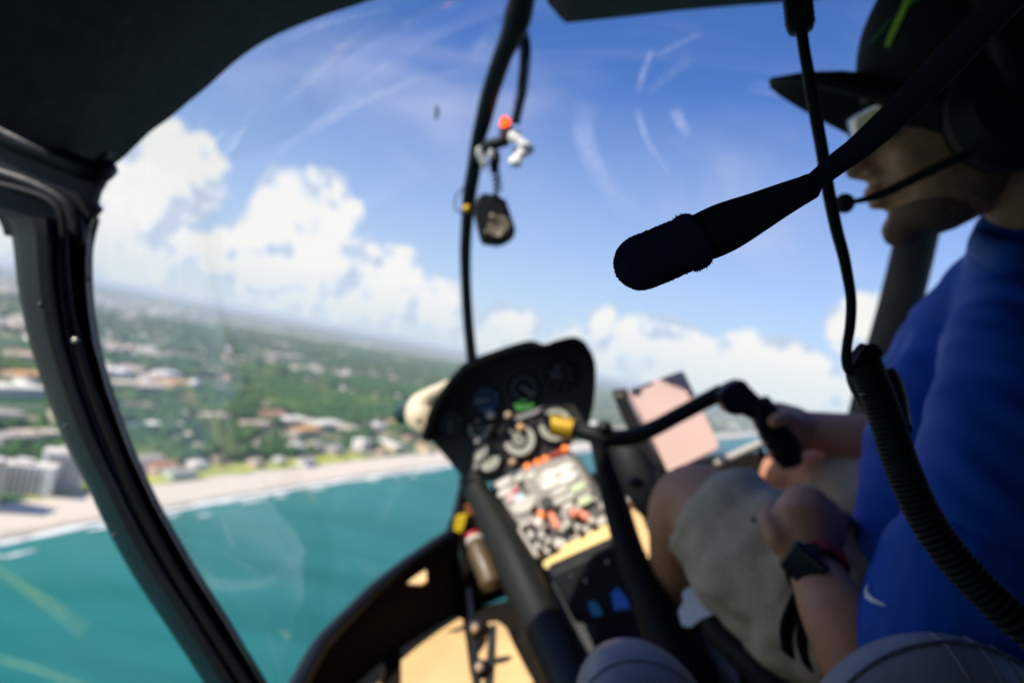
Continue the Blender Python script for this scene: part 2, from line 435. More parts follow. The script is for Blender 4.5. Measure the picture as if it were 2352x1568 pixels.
def roofgeo(w, d, h, kind, rh):
    e = 0.5
    a, b = w / 2 + e, d / 2 + e
    if kind == 'gable':
        v = [(-a, -b, h), (a, -b, h), (a, b, h), (-a, b, h), (-a, 0, h + rh), (a, 0, h + rh)]
        return v, [(0, 1, 5, 4), (2, 3, 4, 5), (0, 4, 3), (1, 2, 5), (0, 3, 2, 1)]
    if kind == 'hip':
        k = max(0.5, a - b)
        v = [(-a, -b, h), (a, -b, h), (a, b, h), (-a, b, h), (-k, 0, h + rh), (k, 0, h + rh)]
        return v, [(0, 1, 5, 4), (2, 3, 4, 5), (0, 4, 3), (1, 2, 5), (0, 3, 2, 1)]
    return comb([bx(-a, a, -b, b, h, h + 0.5), bx(-a * .3, a * .1, -b * .4, b * .3, h + 0.5, h + 2.2), bx(-a, -a + .4, -b, b, h + 0.5, h + 1.1)])
def house(name, label, cat, loc, rz, w, d, h, wall, roof, kind='gable', rh=3.0, group=None, windows=True, register=True):
    o = thing(name, label, cat, loc, group); o.rotation_euler.z = rz
    w, d, h = round(w), round(d), round(h)
    child('wall', lm(f'wall|{w}|{d}|{h}|{wall}', *bx(-w / 2, w / 2, -d / 2, d / 2, 0, h), WALLS[wall]), o)
    child('roof', lm(f'roof|{w}|{d}|{h}|{kind}|{roof}', *roofgeo(w, d, h, kind, rh), ROOFS[roof]), o)
    if windows:
        key = f'window|{w}|{d}|{h}'
        if key not in MESHC:
            L = []
            for fl in range(max(1, int(h // 3))):
                z0 = 0.9 + fl * 3.0
                for i in range(max(1, int(w // 3.5))):
                    x = -w / 2 + 1.75 + i * 3.5
                    for s in (-1, 1): L.append(bx(x - .8, x + .8, s * d / 2 - .07, s * d / 2 + .07, z0, z0 + 1.5))
                for i in range(max(1, int(d // 4))):
                    y = -d / 2 + 2 + i * 4
                    for s in (-1, 1): L.append(bx(s * w / 2 - .07, s * w / 2 + .07, y - .8, y + .8, z0, z0 + 1.5))
            lm(key, *comb(L), WIN)
        x = child('window', MESHC[key], o); x['kind'] = 'stuff'
    if register: occupied.append((loc[0], loc[1], max(w, d) * 0.6))
    return o
GZ = 2.6
def gp(u, v): return G(u, v, GZ)
def at_house(u, v, w, d, h, wall, roof, kind, label, cat='house', name='house', rz=None, rh=3.0, group=None):
    p = gp(u, v)
    if rz is None: rz = coast_ang + uni(-0.15, 0.15)
    return house(name, label, cat, p, rz, w, d, h, wall, roof, kind, rh, group)
coast_ang = math.atan2((cs[16] - cs[4]).y, (cs[16] - cs[4]).x)

# landmark buildings, left to right
def hotel_block(u, v, w, d, h, wall, label, dark):
    p = gp(u, v); o = thing('hotel', label, 'hotel', p, 'hotels standing on the beach front'); o.rotation_euler.z = math.atan2(p.y, p.x) + math.pi / 2 + math.pi + dark[0]
    child('wall', lm(f'wall|h{u}', *bx(-w / 2, w / 2, -d / 2, d / 2, 0, h), WALLS[wall]), o)
    child('roof', lm(f'roof|h{u}', *comb([bx(-w / 2 - .4, w / 2 + .4, -d / 2 - .4, d / 2 + .4, h, h + 1), bx(-w * .12, w * .12, -d * .3, d * .3, h + 1, h + 4)]), ROOFS['white']), o)
    x0, x1 = dark[1] * w, dark[2] * w
    L, B = [], []
    nf = int(h // 3); nc = int((x1 - x0) // 3.6)
    for fl in range(nf):
        for c in range(nc):
            x = x0 + (c + .5) * (x1 - x0) / nc; z = fl * 3 + .5
            for s in (-1, 1): L.append(bx(x - 1.45, x + 1.45, s * d / 2 - .1, s * d / 2 + .1, z, z + 2.1))
        for s in (-1, 1): B.append(bx(x0, x1, min(s * d / 2, s * (d / 2 + 1.3)), max(s * d / 2, s * (d / 2 + 1.3)), fl * 3, fl * 3 + .22))
        for s in (-1, 1): B.append(bx(x0, x1, min(s * (d / 2 + 1.2), s * (d / 2 + 1.3)), max(s * (d / 2 + 1.2), s * (d / 2 + 1.3)), fl * 3 + .22, fl * 3 + .5))
    for fl in range(nf):
        for c in range(int(d // 4)):
            y = -d / 2 + 2 + c * 4
            for s in (-1, 1): L.append(bx(s * w / 2 - .1, s * w / 2 + .1, y - .8, y + .8, fl * 3 + .8, fl * 3 + 2.4))
    q = child('window', lm(f'window|h{u}', *comb(L), WIN), o); q['kind'] = 'stuff'
    q = child('balcony', lm(f'balcony|h{u}', *comb(B), WALLS['white']), o); q['kind'] = 'stuff'
    occupied.append((p.x, p.y, max(w, d) * .6)); return o
hotel_block(42, 1128, 46, 16, 22, 'white', 'white beach hotel with a dark balcony front at the far left', (-0.25, -.34, .36))
hotel_block(136, 1122, 30, 16, 31, 'white', 'taller white and grey hotel tower beside the door post', (-0.1, -.38, .48))
hotel_block(-120, 1150, 60, 18, 34, 'cream', 'cream hotel slab beyond the left edge of the door window', (-0.6, -.45, .45))
at_house(665, 972, 74, 30, 9, 'pale pink', 'white', 'flat', 'long white flat roofed hall in the middle of the shopping row', 'hall', 'hall')
at_house(580, 982, 60, 26, 8, 'pale pink', 'pale tan', 'flat', 'pale pink hall at the left end of the shopping row', 'hall', 'hall')
at_house(618, 960, 54, 26, 9, 'tan', 'terracotta', 'gable', 'terracotta roofed hall behind the shopping row', 'hall', 'hall', rh=5)
at_house(745, 982, 76, 32, 10, 'tan', 'white', 'flat', 'long hall with bright white roof right of the shopping row centre', 'hall', 'hall')
at_house(800, 990, 40, 24, 8, 'cream', 'pale tan', 'flat', 'cream hall with a tan roof at the right of the shopping row', 'hall', 'hall')
at_house(860, 985, 46, 26, 9, 'white', 'white', 'flat', 'white hall at the right end of the shopping row', 'hall', 'hall')
at_house(905, 975, 40, 22, 9, 'pale pink', 'orange', 'gable', 'orange roofed hall beside the nose duct', 'hall', 'hall', rh=4)
at_house(700, 995, 60, 20, 8, 'tan', 'orange', 'flat', 'tan building with an orange roof in front of the shopping row', 'hall', 'hall')
at_house(490, 965, 44, 22, 9, 'white', 'pale tan', 'hip', 'big pale house alone left of the shopping row')
at_house(402, 888, 60, 40, 10, 'pale yellow', 'orange', 'flat', 'orange yellow flat roofed store near the pale car park', 'store', 'store')
at_house(425, 925, 40, 22, 8, 'pale pink', 'terracotta', 'gable', 'low terracotta roofed house below the orange store')
at_house(415, 960, 22, 16, 8, 'cream', 'pale tan', 'hip', 'cream house left of the big pale house')
at_house(350, 985, 20, 16, 8, 'white', 'white', 'hip', 'white house, leftmost of the three in a row in the trees')
at_house(400, 988, 20, 16, 8, 'white', 'white', 'gable', 'white house, middle of the three in a row in the trees')
at_house(450, 985, 22, 14, 7, 'pale pink', 'grey', 'gable', 'pinkish house, rightmost of the three in a row in the trees')
at_house(404, 1018, 15, 12, 6, 'pale green', 'grey', 'hip', 'small pale green house below the row of three')
at_house(452, 1036, 17, 13, 7, 'cream', 'pale tan', 'hip', 'cream house in the dark woods above the beach')
at_house(498, 1062, 14, 12, 6, 'cream', 'brown', 'hip', 'small brown roofed house low in the dark woods')
at_house(450, 1076, 18, 13, 7, 'white', 'white', 'hip', 'round looking white house at the edge of the beach meadow')
at_house(570, 1036, 26, 14, 7, 'white', 'pale tan', 'gable', 'long cream house with pale roof above the beach meadow')
at_house(606, 1020, 22, 14, 7, 'grey', 'grey', 'gable', 'grey gabled house uphill of the cream beach house')
at_house(640, 1010, 22, 15, 9, 'cream', 'pale tan', 'hip', 'tall cream villa behind the beach row')
at_house(676, 1008, 20, 14, 8, 'cream', 'grey', 'hip', 'cream villa with a grey roof behind the beach row')
at_house(676, 1038, 24, 16, 11, 'white', 'white', 'hip', 'large white villa in the beach row')
at_house(722, 1034, 18, 20, 11, 'cream', 'grey', 'hip', 'tall cream and grey villa in the beach row')
at_house(700, 1066, 26, 14, 7, 'white', 'grey', 'gable', 'grey roofed white beach house next to the sand')
at_house(762, 1040, 18, 22, 10, 'grey', 'grey', 'gable', 'tall grey house at the right of the beach villas')
at_house(640, 1064, 16, 12, 6, 'pale green', 'white', 'hip', 'pale green beach hut on the meadow')
at_house(585, 1070, 18, 12, 7, 'pale pink', 'pale tan', 'hip', 'pink beach house on the left of the meadow')
at_house(828, 1030, 22, 18, 14, 'white', 'white', 'flat', 'narrow white apartment block near the sand', 'apartment block', 'apartment_block')
at_house(328, 1078, 34, 16, 12, 'white', 'grey', 'gable', 'white apartment house just right of the door post', 'apartment block', 'apartment_block')
at_house(368, 1086, 28, 16, 9, 'pale pink', 'terracotta', 'gable', 'pink beach house with a terracotta roof by the door post')
at_house(410, 1096, 30, 14, 8, 'pale green', 'grey', 'flat', 'pale green flat roofed house on the dune edge')
at_house(645, 818, 300, 60, 10, 'white', 'pale tan', 'flat', 'very long pale warehouse in the far forest', 'warehouse', 'warehouse')
at_house(640, 794, 260, 70, 10, 'tan', 'pale tan', 'flat', 'second long warehouse just behind the first in the far forest', 'warehouse', 'warehouse')
at_house(318, 985, 26, 16, 6, 'grey', 'blue', 'gable', 'blue roofed shed beside the door post', 'shed', 'shed')
for (u, v, w, d, h, wl, rf, lb) in [(20, 905, 70, 40, 12, 'white', 'white', 'big white flat roofed building seen through the door window'), (60, 870, 60, 36, 10, 'tan', 'orange', 'orange roofed store seen through the door window'),
        (80, 1010, 44, 20, 9, 'cream', 'pale tan', 'cream house above the beach hotels'), (30, 1015, 40, 24, 8, 'grey', 'grey', 'grey roofed house above the leftmost hotel'),
        (30, 830, 70, 30, 14, 'pale pink', 'pale tan', 'pink building far left in the town'), (100, 905, 40, 30, 10, 'white', 'grey', 'white building with grey roof beside the door window edge'), (300, 890, 120, 60, 8, 'tan', 'pale tan', 'broad pale roof just right of the door post')]:
    at_house(u, v, w, d, h, wl, rf, 'flat', lb, 'building', 'town_building')
# water tank
p = gp(442, 905); t = thing('water_tower', 'white round water tank standing above the trees', 'water tower', p)
obj('tank', ell(p + V((0, 0, 20)), V((10, 0, 0)), V((0, 10, 0)), V((0, 0, 8))), ROOFS['white'], t, smooth=True)
for k in range(4):
    a = k * math.pi / 2 + .4; obj('leg', tube([p + V((7 * math.cos(a), 7 * math.sin(a), 0)), p + V((5 * math.cos(a), 5 * math.sin(a), 16))], .5, 8), ROOFS['white'], t)
occupied.append((p.x, p.y, 10))

# houses spread through the trees: each its own object
wl = list(WALLS); rl = ['grey', 'white', 'brown', 'terracotta', 'pale tan', 'pale tan', 'white']
nh = 0; tries = 0; HOUSES = []
coarse = lambda x, y: noise.noise(V((x * 0.0022, y * 0.0022, 3.1)))
while nh < 140 and tries < 12000:
    tries += 1
    m = uni(150, 2600); w = 60 + 1500 * rnd() ** 1.4
    p, a = ground_at(m, w)
    q = proj(p)
    if not q or not (-60 < q[0] < 1130): continue
    if q[0] > 1000 and q[1] > 1010: continue
    urban = coarse(p.x, p.y) + (0.45 if q[0] < 330 else 0) + (0.25 if w < 120 else 0)
    if urban < -0.02 and rnd() > 0.12: continue
    if blocked(p.x, p.y, 14): continue
    sz = 1.0 + w / 1600
    far = (p - CAM).length
    W, D = random.choice(((14, 10), (16, 11), (18, 12), (22, 13), (12, 10)))
    if q[0] < 330 or rnd() < 0.18: W, D = random.choice(((30, 18), (38, 22), (26, 18), (48, 26)))
    H = random.choice((6, 7, 9))
    wa = random.choice(wl[:6]); ro = random.choice(rl)
    kd = random.choice(('gable', 'hip', 'hip')) if W < 30 else random.choice(('flat', 'flat', 'hip'))
    zone = ('in the door window' if q[0] < 120 else 'right of the door post' if q[0] < 420 else 'left of the shopping row' if q[0] < 560 else 'past the shopping row' if far > 1300 else 'behind the beach villas' if q[0] < 850 else 'near the panel duct')
    size = 'large' if W >= 26 else 'small' if W <= 14 else 'medium'
    hh = house('house', f'{size} {wa} house with {ro} {kd} roof {zone}', 'house', p, a + random.choice((0, math.pi / 2)) + uni(-.2, .2), W, D, H, wa, ro, kd, 3.0, 'houses spread between the trees behind the beach', windows=far < 1100)
    nh += 1; HOUSES.append((hh, far))
ORD = ['nearest', 'second nearest', 'third nearest', 'fourth nearest', 'fifth nearest', 'sixth nearest', 'seventh nearest', 'eighth nearest', 'ninth nearest', 'tenth nearest']
def distinct(lst):
    by = {}
    for o, k in lst: by.setdefault(o['label'], []).append((k, o))
    for lb, g in by.items():
        g.sort(key=lambda q: q[0])
        if len(g) > 1:
            for i, (k, o) in enumerate(g[:10]): o['label'] = lb + (', the ' + (ORD[i] if i < len(g) - 1 or len(g) > 9 else 'farthest'))
distinct(HOUSES)
# the town beyond: too far to tell buildings apart
town = {k: MB() for k in ('white', 'cream', 'grey', 'pale pink')}
cnt = 0
while cnt < 5200:
    r = 1300 * math.exp(rnd() * 2.1); a = uni(-0.72, 0.42)
    x, y = r * math.sin(a), r * math.cos(a)
    # stay inland
    j = min(range(2, len(cs) - 1), key=lambda i: (cs[i] - V((x, y))).length_squared)
    t_ = (cs[min(j + 1, len(cs) - 1)] - cs[j - 1]).normalized()
    if (V((x, y)) - cs[j]).dot(V((-t_.y, t_.x))) < 70: continue
    cnt += 1
    ur = noise.noise(V((x * 0.0006, y * 0.0016, 1.7))) + 0.5 * noise.noise(V((x * .002, y * .002, 9)))
    if ur < 0.20 - (0.35 if a < -0.45 else 0): continue
    if blocked(x, y, 20): continue
    s = 1 + r / 5000
    w, d, h = uni(12, 40) * s, uni(10, 20) * s, uni(6, 10)
    c, s_ = math.cos(coast_ang + uni(-.2, .2)), math.sin(coast_ang)
    town[random.choice(list(town))].add(box(V((x, y, GZ + h / 2)), V((c, s_, 0)) * w / 2, V((-s_, c, 0)) * d / 2, V((0, 0, h / 2))))
for k, b in town.items():
    if b.v:
        o = obj('distant_town', b, ROOFS['pale tan'] if k == 'cream' else WALLS[k], origin=V((0, 0, 0)), fix=False); o['kind'] = 'stuff'
        o['label'] = f'{k} roofs of the distant town inland'; o['category'] = 'town'
# woodland
wv, wf, off = [], [], 0
cnt = 0; tries = 0
grng = np.random.default_rng(3)
occ = np.array(occupied)
while cnt < 19000 and tries < 90000:
    tries += 1
    if rnd() < 0.6: m = uni(-60, 2300); w = 92 + 900 * rnd()
    else: m = uni(0, 6000); w = 92 + 3200 * rnd()
    p, a = ground_at(max(0, m), w)
    if m < 0: p = p - V((math.cos(a), math.sin(a), 0)) * (-m)
    dist = math.hypot(p.x, p.y)
    q = proj(p)
    if not q or not (-150 < q[0] < 1250): continue
    f_ = noise.noise(V((p.x * 0.004, p.y * 0.004, 0.3))) + 0.5 * noise.noise(V((p.x * 0.012, p.y * 0.012, 5)))
    if f_ < (-0.22 if q[0] > 320 else 0.08): continue
    if (np.abs(occ[:, 0] - p.x) < occ[:, 2] + 3).__and__(np.abs(occ[:, 1] - p.y) < occ[:, 2] + 3).any(): continue
    r = uni(3.5, 7) * (1 + dist / 4000)
    bv, bf = (iv, if_) if dist < 800 else (iv1, if1)
    vv = bv * np.array([r, r, r * 0.9]) * (1 + grng.normal(0, 0.13, (len(bv), 1))) + np.array([p.x, p.y, GZ + r * uni(.7, 1.3)])
    wv.append(vv); wf.append(bf + off); off += len(bv); cnt += 1
wv = np.vstack(wv); wf = np.vstack(wf)
me = bpy.data.meshes.new('woodland'); me.from_pydata(wv.tolist(), [], wf.tolist())
def _wood(n, tc, m):
    a = n('ShaderNodeTexNoise', {'Vector': tc, 'Scale': 0.012, 'Detail': 4.0}).outputs[0]
    b = n('ShaderNodeTexNoise', {'Vector': tc, 'Scale': 0.35, 'Detail': 5.0}).outputs[0]
    c = RAMP(n, M_(n, 'ADD', M_(n, 'MULTIPLY', a, .6), M_(n, 'MULTIPLY', b, .4)), [(0.35, (0.016, 0.055, 0.018)), (0.5, (0.042, 0.11, 0.026)), (0.68, (0.16, 0.21, 0.04))])
    n('ShaderNodeOutputMaterial', {0: n('ShaderNodeBsdfPrincipled', {'Base Color': c, 'Roughness': 0.9, 'Specular IOR Level': 0.15})})
LEAF = ground_mat('leaf_canopy', _wood)
me.materials.append(LEAF)
o = bpy.data.objects.new('woodland', me); COL.objects.link(o); o['kind'] = 'stuff'; o['label'] = 'dense green coastal woodland behind the beach'; o['category'] = 'woodland'
# meadow strip between the villas and the sand
mr = []
for w in (W_BEACH + 4, W_BEACH + 42):
    row = []
    for k in range(40):
        p, a = ground_at(230 + k * 12, w + 5 * noise.noise(V((k * .4, w, 0)))); p.z = 2.72; row.append(p)
    mr.append(row)
me_ = obj('meadow', grid(mr), mat('meadow_grass', (0.36, 0.38, 0.05), 0.95, var=0.45, vscale=0.05), origin=V((0, 0, 0))); me_['kind'] = 'structure'
# single trees standing in the meadow and round the villas
trunk_me = lm('trunk|t', *tube([V((0, 0, 0)), V((0.1, 0, 2.2)), V((0, .1, 4.5))], [.35, .26, .15], 7), mat('bark', (0.12, 0.085, 0.06), 0.9))
crowns = []
for k in range(4):
    L = []
    for j in range(9):
        c = V((uni(-2, 2), uni(-2, 2), 4.2 + uni(-1, 2.6))); s = uni(1.2, 2.1)
        L.append(([tuple(c + V(q) * s * uni(.8, 1.2)) for q in iv], [tuple(int(z) for z in q) for q in if_]))
    crowns.append(lm(f'crown|{k}', *comb(L), LEAF))
TREES = []
for k in range(40):
    for _ in range(20):
        p, a = ground_at(uni(60, 900), uni(W_BEACH + 34, W_BEACH + 90))
        if not blocked(p.x, p.y, 2): break
    q = proj(p)
    if not q: continue
    zone = 'by the door post' if q[0] < 420 else 'on the beach meadow' if q[0] < 640 else 'between the beach villas' if q[0] < 800 else 'near the narrow white apartment block'
    t = thing('broadleaf_tree', f'{("dark", "mid", "round", "ragged")[k % 4]} green tree standing {zone}', 'tree', p, 'single trees along the back of the beach')
    t.rotation_euler.z = uni(0, 6); s = uni(.8, 1.3); t.scale = (s, s, s)
    child('trunk', trunk_me, t); child('crown', crowns[k % 4], t); TREES.append((t, (V(p) - CAM).length))
distinct(TREES)

# haze: the moist air over the coast
def _haze():
    m = bpy.data.materials.new('haze'); m.use_nodes = True; n = NT(m.node_tree)
    pv = n('ShaderNodeVolumePrincipled', {'Color': (0.80, 0.88, 1.0), 'Density': 7.0e-5, 'Anisotropy': 0.0})
    n('ShaderNodeOutputMaterial', {1: pv}); return m
hz = obj('haze', box(V((0, 20000, 91.0)), V((95000, 0, 0)), V((0, 95000, 0)), V((0, 0, 92.2))), _haze(), origin=V((0, 0, 0)))
hz['kind'] = 'stuff'; hz['label'] = 'pale sea haze over the coast'; hz['category'] = 'haze'

# ================================================================== CABIN
BLK = mat('black_frame_paint', (0.010, 0.014, 0.020), 0.45, bump=0.0006, bscale=200, spec=0.25)
RUB = mat('black_rubber', (0.008, 0.009, 0.012), 0.6, bump=0.0004, bscale=400, spec=.25)
LINER = mat('charcoal_headliner', (0.050, 0.060, 0.058), 0.95, var=0.2, vscale=60, bump=0.0008, bscale=500, spec=0.1)
DPLAS = mat('dark_plastic', (0.010, 0.011, 0.014), 0.5, bump=0.0003, bscale=500, spec=.3)
PANELM = mat('panel_grey_black', (0.045, 0.044, 0.042), 0.55, var=0.2, vscale=80, bump=0.0003, bscale=400)
CARPET = mat('black_carpet', (0.014, 0.012, 0.010), 1.0, var=0.3, vscale=120, bump=0.002, bscale=400, spec=0.05)
TAN = mat('tan_sunlit_floor', (0.78, 0.52, 0.24), 0.65, var=0.10, vscale=9, bump=0.0006, bscale=60)  # only for floor patches that are shaped like the sunlight
LEATHER = mat('grey_leather', (0.24, 0.25, 0.30), 0.42, var=0.08, vscale=30, bump=0.0008, bscale=350)
STEEL = mat('brushed_steel', (0.55, 0.53, 0.48), 0.35, metal=0.7)
WHITEP = mat('pale_print', (0.62, 0.60, 0.53), 0.6)
CREAM = mat('cream_plastic', (0.72, 0.60, 0.42), 0.5, var=0.06, vscale=40)
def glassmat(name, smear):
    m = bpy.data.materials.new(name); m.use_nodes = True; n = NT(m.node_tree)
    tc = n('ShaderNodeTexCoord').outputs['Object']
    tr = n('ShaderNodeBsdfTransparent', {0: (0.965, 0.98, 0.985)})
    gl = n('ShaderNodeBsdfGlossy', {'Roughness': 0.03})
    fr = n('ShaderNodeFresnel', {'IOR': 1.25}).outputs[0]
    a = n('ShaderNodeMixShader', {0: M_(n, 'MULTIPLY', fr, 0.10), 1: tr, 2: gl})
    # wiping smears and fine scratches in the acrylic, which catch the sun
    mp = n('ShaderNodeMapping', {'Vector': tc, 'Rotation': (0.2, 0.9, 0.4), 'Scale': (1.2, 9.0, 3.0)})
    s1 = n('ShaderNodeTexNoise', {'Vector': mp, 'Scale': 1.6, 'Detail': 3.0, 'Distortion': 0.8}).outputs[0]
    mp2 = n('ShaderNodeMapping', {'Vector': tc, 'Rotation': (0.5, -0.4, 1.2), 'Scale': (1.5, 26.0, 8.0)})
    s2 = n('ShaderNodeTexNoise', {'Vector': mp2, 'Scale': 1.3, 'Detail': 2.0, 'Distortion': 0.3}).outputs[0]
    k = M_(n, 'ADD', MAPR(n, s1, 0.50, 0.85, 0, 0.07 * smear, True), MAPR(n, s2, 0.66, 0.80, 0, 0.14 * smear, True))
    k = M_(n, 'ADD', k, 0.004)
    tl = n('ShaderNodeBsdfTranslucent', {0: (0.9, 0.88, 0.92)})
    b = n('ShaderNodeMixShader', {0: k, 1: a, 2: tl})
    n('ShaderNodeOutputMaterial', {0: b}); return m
GLASS = glassmat('acrylic_windscreen', 1.0)
GLASS2 = glassmat('acrylic_door_window', 1.2)

heli = thing('helicopter', 'dark helicopter cabin with headliner, curved door post and clear windscreen around the seats', 'helicopter', K(0, -0.6, 0.6))
# --- roof liner: its front edge, carried aft over the seats
edge = [(212, 392, .75), (232, 372, .75), (262, 352, .755), (290, 326, .76), (330, 288, .765), (372, 258, .77), (415, 222, .775), (462, 184, .78), (532, 122, .79), (605, 74, .80), (700, 32, .82), (800, -2, .84), (920, -40, .85), (1100, -80, .86),
        (1500, -110, .86), (1900, -90, .86), (2250, 0, .86), (2500, 160, .86), (2680, 380, .86)]
es = smoothpts(edge, 5)
e3 = [K((u - 1176) / F * d, -(v - 784) / F * d, d) for u, v, d in es]
rows_ = [e3] + [[p - AZ * (k * 0.17) + (AY * (0.03 * math.sin(min(1, k / 4) * math.pi / 2))) for p in e3] for k in range(1, 10)]
obj('roof_liner', grid(rows_), LINER, heli, smooth=True, solid=0.022)
obj('roof_edge_trim', tube([p + AZ * .004 for p in e3], 0.0075, 10), BLK, heli, smooth=True)
# --- overhead fairing above the windscreen centre
ov = [(1236, -120), (1250, -6), (1258, 14), (1280, 40), (1292, 54), (1304, 58), (1420, 46), (1560, 30), (1700, 18), (1845, 8), (1900, 0), (1930, -60), (1930, -160)]
obj('overhead_fairing', plate([P(u, v, .95) for u, v in ov], -AZ * .30), RUB, heli, bevel=.006)
# --- left door frame: header, post, seal ridges
rp = [(262, 356), (250, 384), (252, 405), (247, 424), (238, 438), (229, 466), (234, 474), (239, 482), (229, 496), (217, 510), (212, 548), (208, 600), (209, 660), (215, 724), (225, 790), (240, 844), (255, 900), (272, 944), (287, 990), (304, 1032), (322, 1074), (340, 1112), (360, 1155), (394, 1215), (450, 1313), (522, 1424), (605, 1562), (700, 1720)]
lp = [(-200, 415), (-100, 455), (-30, 480), (4, 496), (18, 510), (26, 535), (29, 560), (32, 585), (34, 604), (38, 644), (44, 684), (52, 726), (60, 764), (76, 820), (92, 868), (106, 910), (120, 948), (138, 994), (160, 1044), (180, 1082), (200, 1116), (223, 1168), (248, 1220), (274, 1269), (310, 1330), (350, 1390), (414, 1485), (470, 1572), (570, 1720)]
def resample(pts, n):
    L = [0]
    for a, b in zip(pts, pts[1:]): L.append(L[-1] + math.hypot(a[0] - b[0], a[1] - b[1]))
    out = []
    for k in range(n):
        t = L[-1] * k / (n - 1); j = 0
        while j < len(L) - 2 and L[j + 1] < t: j += 1
        f = (t - L[j]) / max(1e-6, L[j + 1] - L[j]); out.append((pts[j][0] + (pts[j + 1][0] - pts[j][0]) * f, pts[j][1] + (pts[j + 1][1] - pts[j][1]) * f))
    return out
NP = 60
def match(pts, v0, v1, n):
    """sample a polyline at even heights"""
    out = []
    for k in range(n):
        v = v0 + (v1 - v0) * k / (n - 1)
        for a, b in zip(pts, pts[1:]):
            if a[1] <= v <= b[1]:
                f = (v - a[1]) / max(1e-6, b[1] - a[1]); out.append((a[0] + (b[0] - a[0]) * f, v)); break
    return out
R_ = match(rp, 500, 1715, NP)[:]
L_ = match(lp, 500, 1715, NP)[:]
prof = [(0.0, .700), (0.02, .675), (0.10, .655), (0.30, .640), (0.44, .642), (0.50, .660), (0.53, .672), (0.57, .664), (0.62, .672), (0.70, .690), (0.86, .700), (0.94, .690), (0.985, .700), (1.0, .725), (0.9, .76), (0.5, .77), (0.1, .75)]
rw = []
for (ru, rv), (lu, lv) in zip(R_, L_):
    # cross the post square to its run
    rw.append([P(lu + (ru - lu) * s, lv, d) for s, d in prof] + [P(lu, lv, .700)])
obj('door_post', grid(rw), BLK, heli, smooth='auto')
seal = [(-60, 405, .655), (0, 424, .655), (60, 440, .655), (104, 456, .655), (132, 478, .655), (143, 505, .655), (146, 545, .655), (147, 600, .655), (156, 690, .655), (172, 770, .655), (190, 840, .655), (222, 930, .655), (262, 1030, .655), (318, 1160, .655), (400, 1310, .655), (500, 1470, .655), (600, 1620, .655)]
obj('door_seal', tube([P(*p) for p in smoothpts(seal, 5)], .0036, 8), RUB, heli, smooth=True)
trim = [(u - 5, v, .712) for u, v in R_[::3]]
obj('windscreen_trim', tube([P(*p) for p in smoothpts(trim, 3)], .0042, 8), mat('blue_black_trim', (0.02, 0.03, 0.055), 0.3), heli, smooth=True)
hd = [(-420, 90), (-200, 195), (-60, 262), (0, 290), (110, 338), (215, 388), (232, 372), (262, 350), (262, 356), (252, 384), (254, 405), (247, 424), (238, 438), (229, 466), (234, 474), (240, 482), (229, 496), (216, 512), (212, 540), (28, 545), (24, 530), (16, 510), (0, 496), (-60, 468), (-200, 415), (-420, 330)]
obj('door_header', plate([P(u, v, .70) for u, v in hd], -AZ * .012), BLK, heli, bevel=.003)
hr = [(-420, 50, .685), (-200, 190, .685), (0, 306, .685), (110, 352, .685), (190, 386, .685), (228, 396, .69), (246, 384, .70)]
obj('header_rail', tube([P(*p) for p in smoothpts(hr, 5)], .011, 12), BLK, heli, smooth=True)
hr = [(-420, 260, .68), (-200, 345, .68), (0, 400, .68), (90, 432, .68), (150, 468, .68), (172, 510, .68), (178, 560, .68)]
obj('header_rail', tube([P(*p) for p in smoothpts(hr, 5)], .008, 12), BLK, heli, smooth=True)
obj('post_screw', ell(P(172, 782, .640), AX * .003, AY * .003, AZ * .002), STEEL, heli, smooth=True)
# --- windscreen bow
bow = [(1220, -90, 33, .98), (1208, -40, 32, 1.0), (1199, 0, 31, 1.02), (1189, 40, 33, 1.04), (1176, 80, 27, 1.06), (1158, 120, 23, 1.08), (1140, 170, 22, 1.11), (1124, 220, 21, 1.14), (1112, 270, 20, 1.17), (1099, 320, 17.5, 1.20), (1088, 390, 17, 1.24), (1078, 450, 16.5, 1.27), (1072, 520, 14, 1.31), (1069, 580, 13.5, 1.34), (1070, 640, 12.5, 1.37), (1074, 720, 12.5, 1.40), (1081, 800, 13, 1.42), (1087, 850, 13, 1.43), (1094, 905, 13, 1.44)]
obj('windscreen_bow', tuv(bow, 3, 14, flat=.8), BLK, heli, smooth=True)
# --- nose sill
sill = [(430, 2050, 26, .80), (560, 1780, 26, .93), (640, 1650, 24, 1.02), (690, 1562, 22, 1.10), (735, 1482, 20, 1.18), (800, 1412, 17, 1.27), (862, 1350, 15, 1.35), (926, 1298, 13, 1.42), (988, 1254, 12, 1.48), (1036, 1220, 11, 1.53), (1046, 1190, 10, 1.55), (1056, 1150, 10, 1.56), (1072, 1098, 10, 1.57), (1110, 1060, 10, 1.60)]
obj('nose_sill', tuv(sill, 4, 12), BLK, heli, smooth=True)
sillr = [(1110, 1090, 9, 1.60), (1230, 1110, 9, 1.62), (1340, 1100, 9, 1.62), (1440, 1083, 9, 1.64), (1560, 1064, 9, 1.62), (1700, 1046, 9, 1.55), (1850, 1060, 10, 1.42), (2050, 1120, 12, 1.22), (2300, 1240, 14, 1.0), (2700, 1420, 18, .8)]
obj('nose_sill', tuv(sillr, 4, 12), BLK, heli, smooth=True)
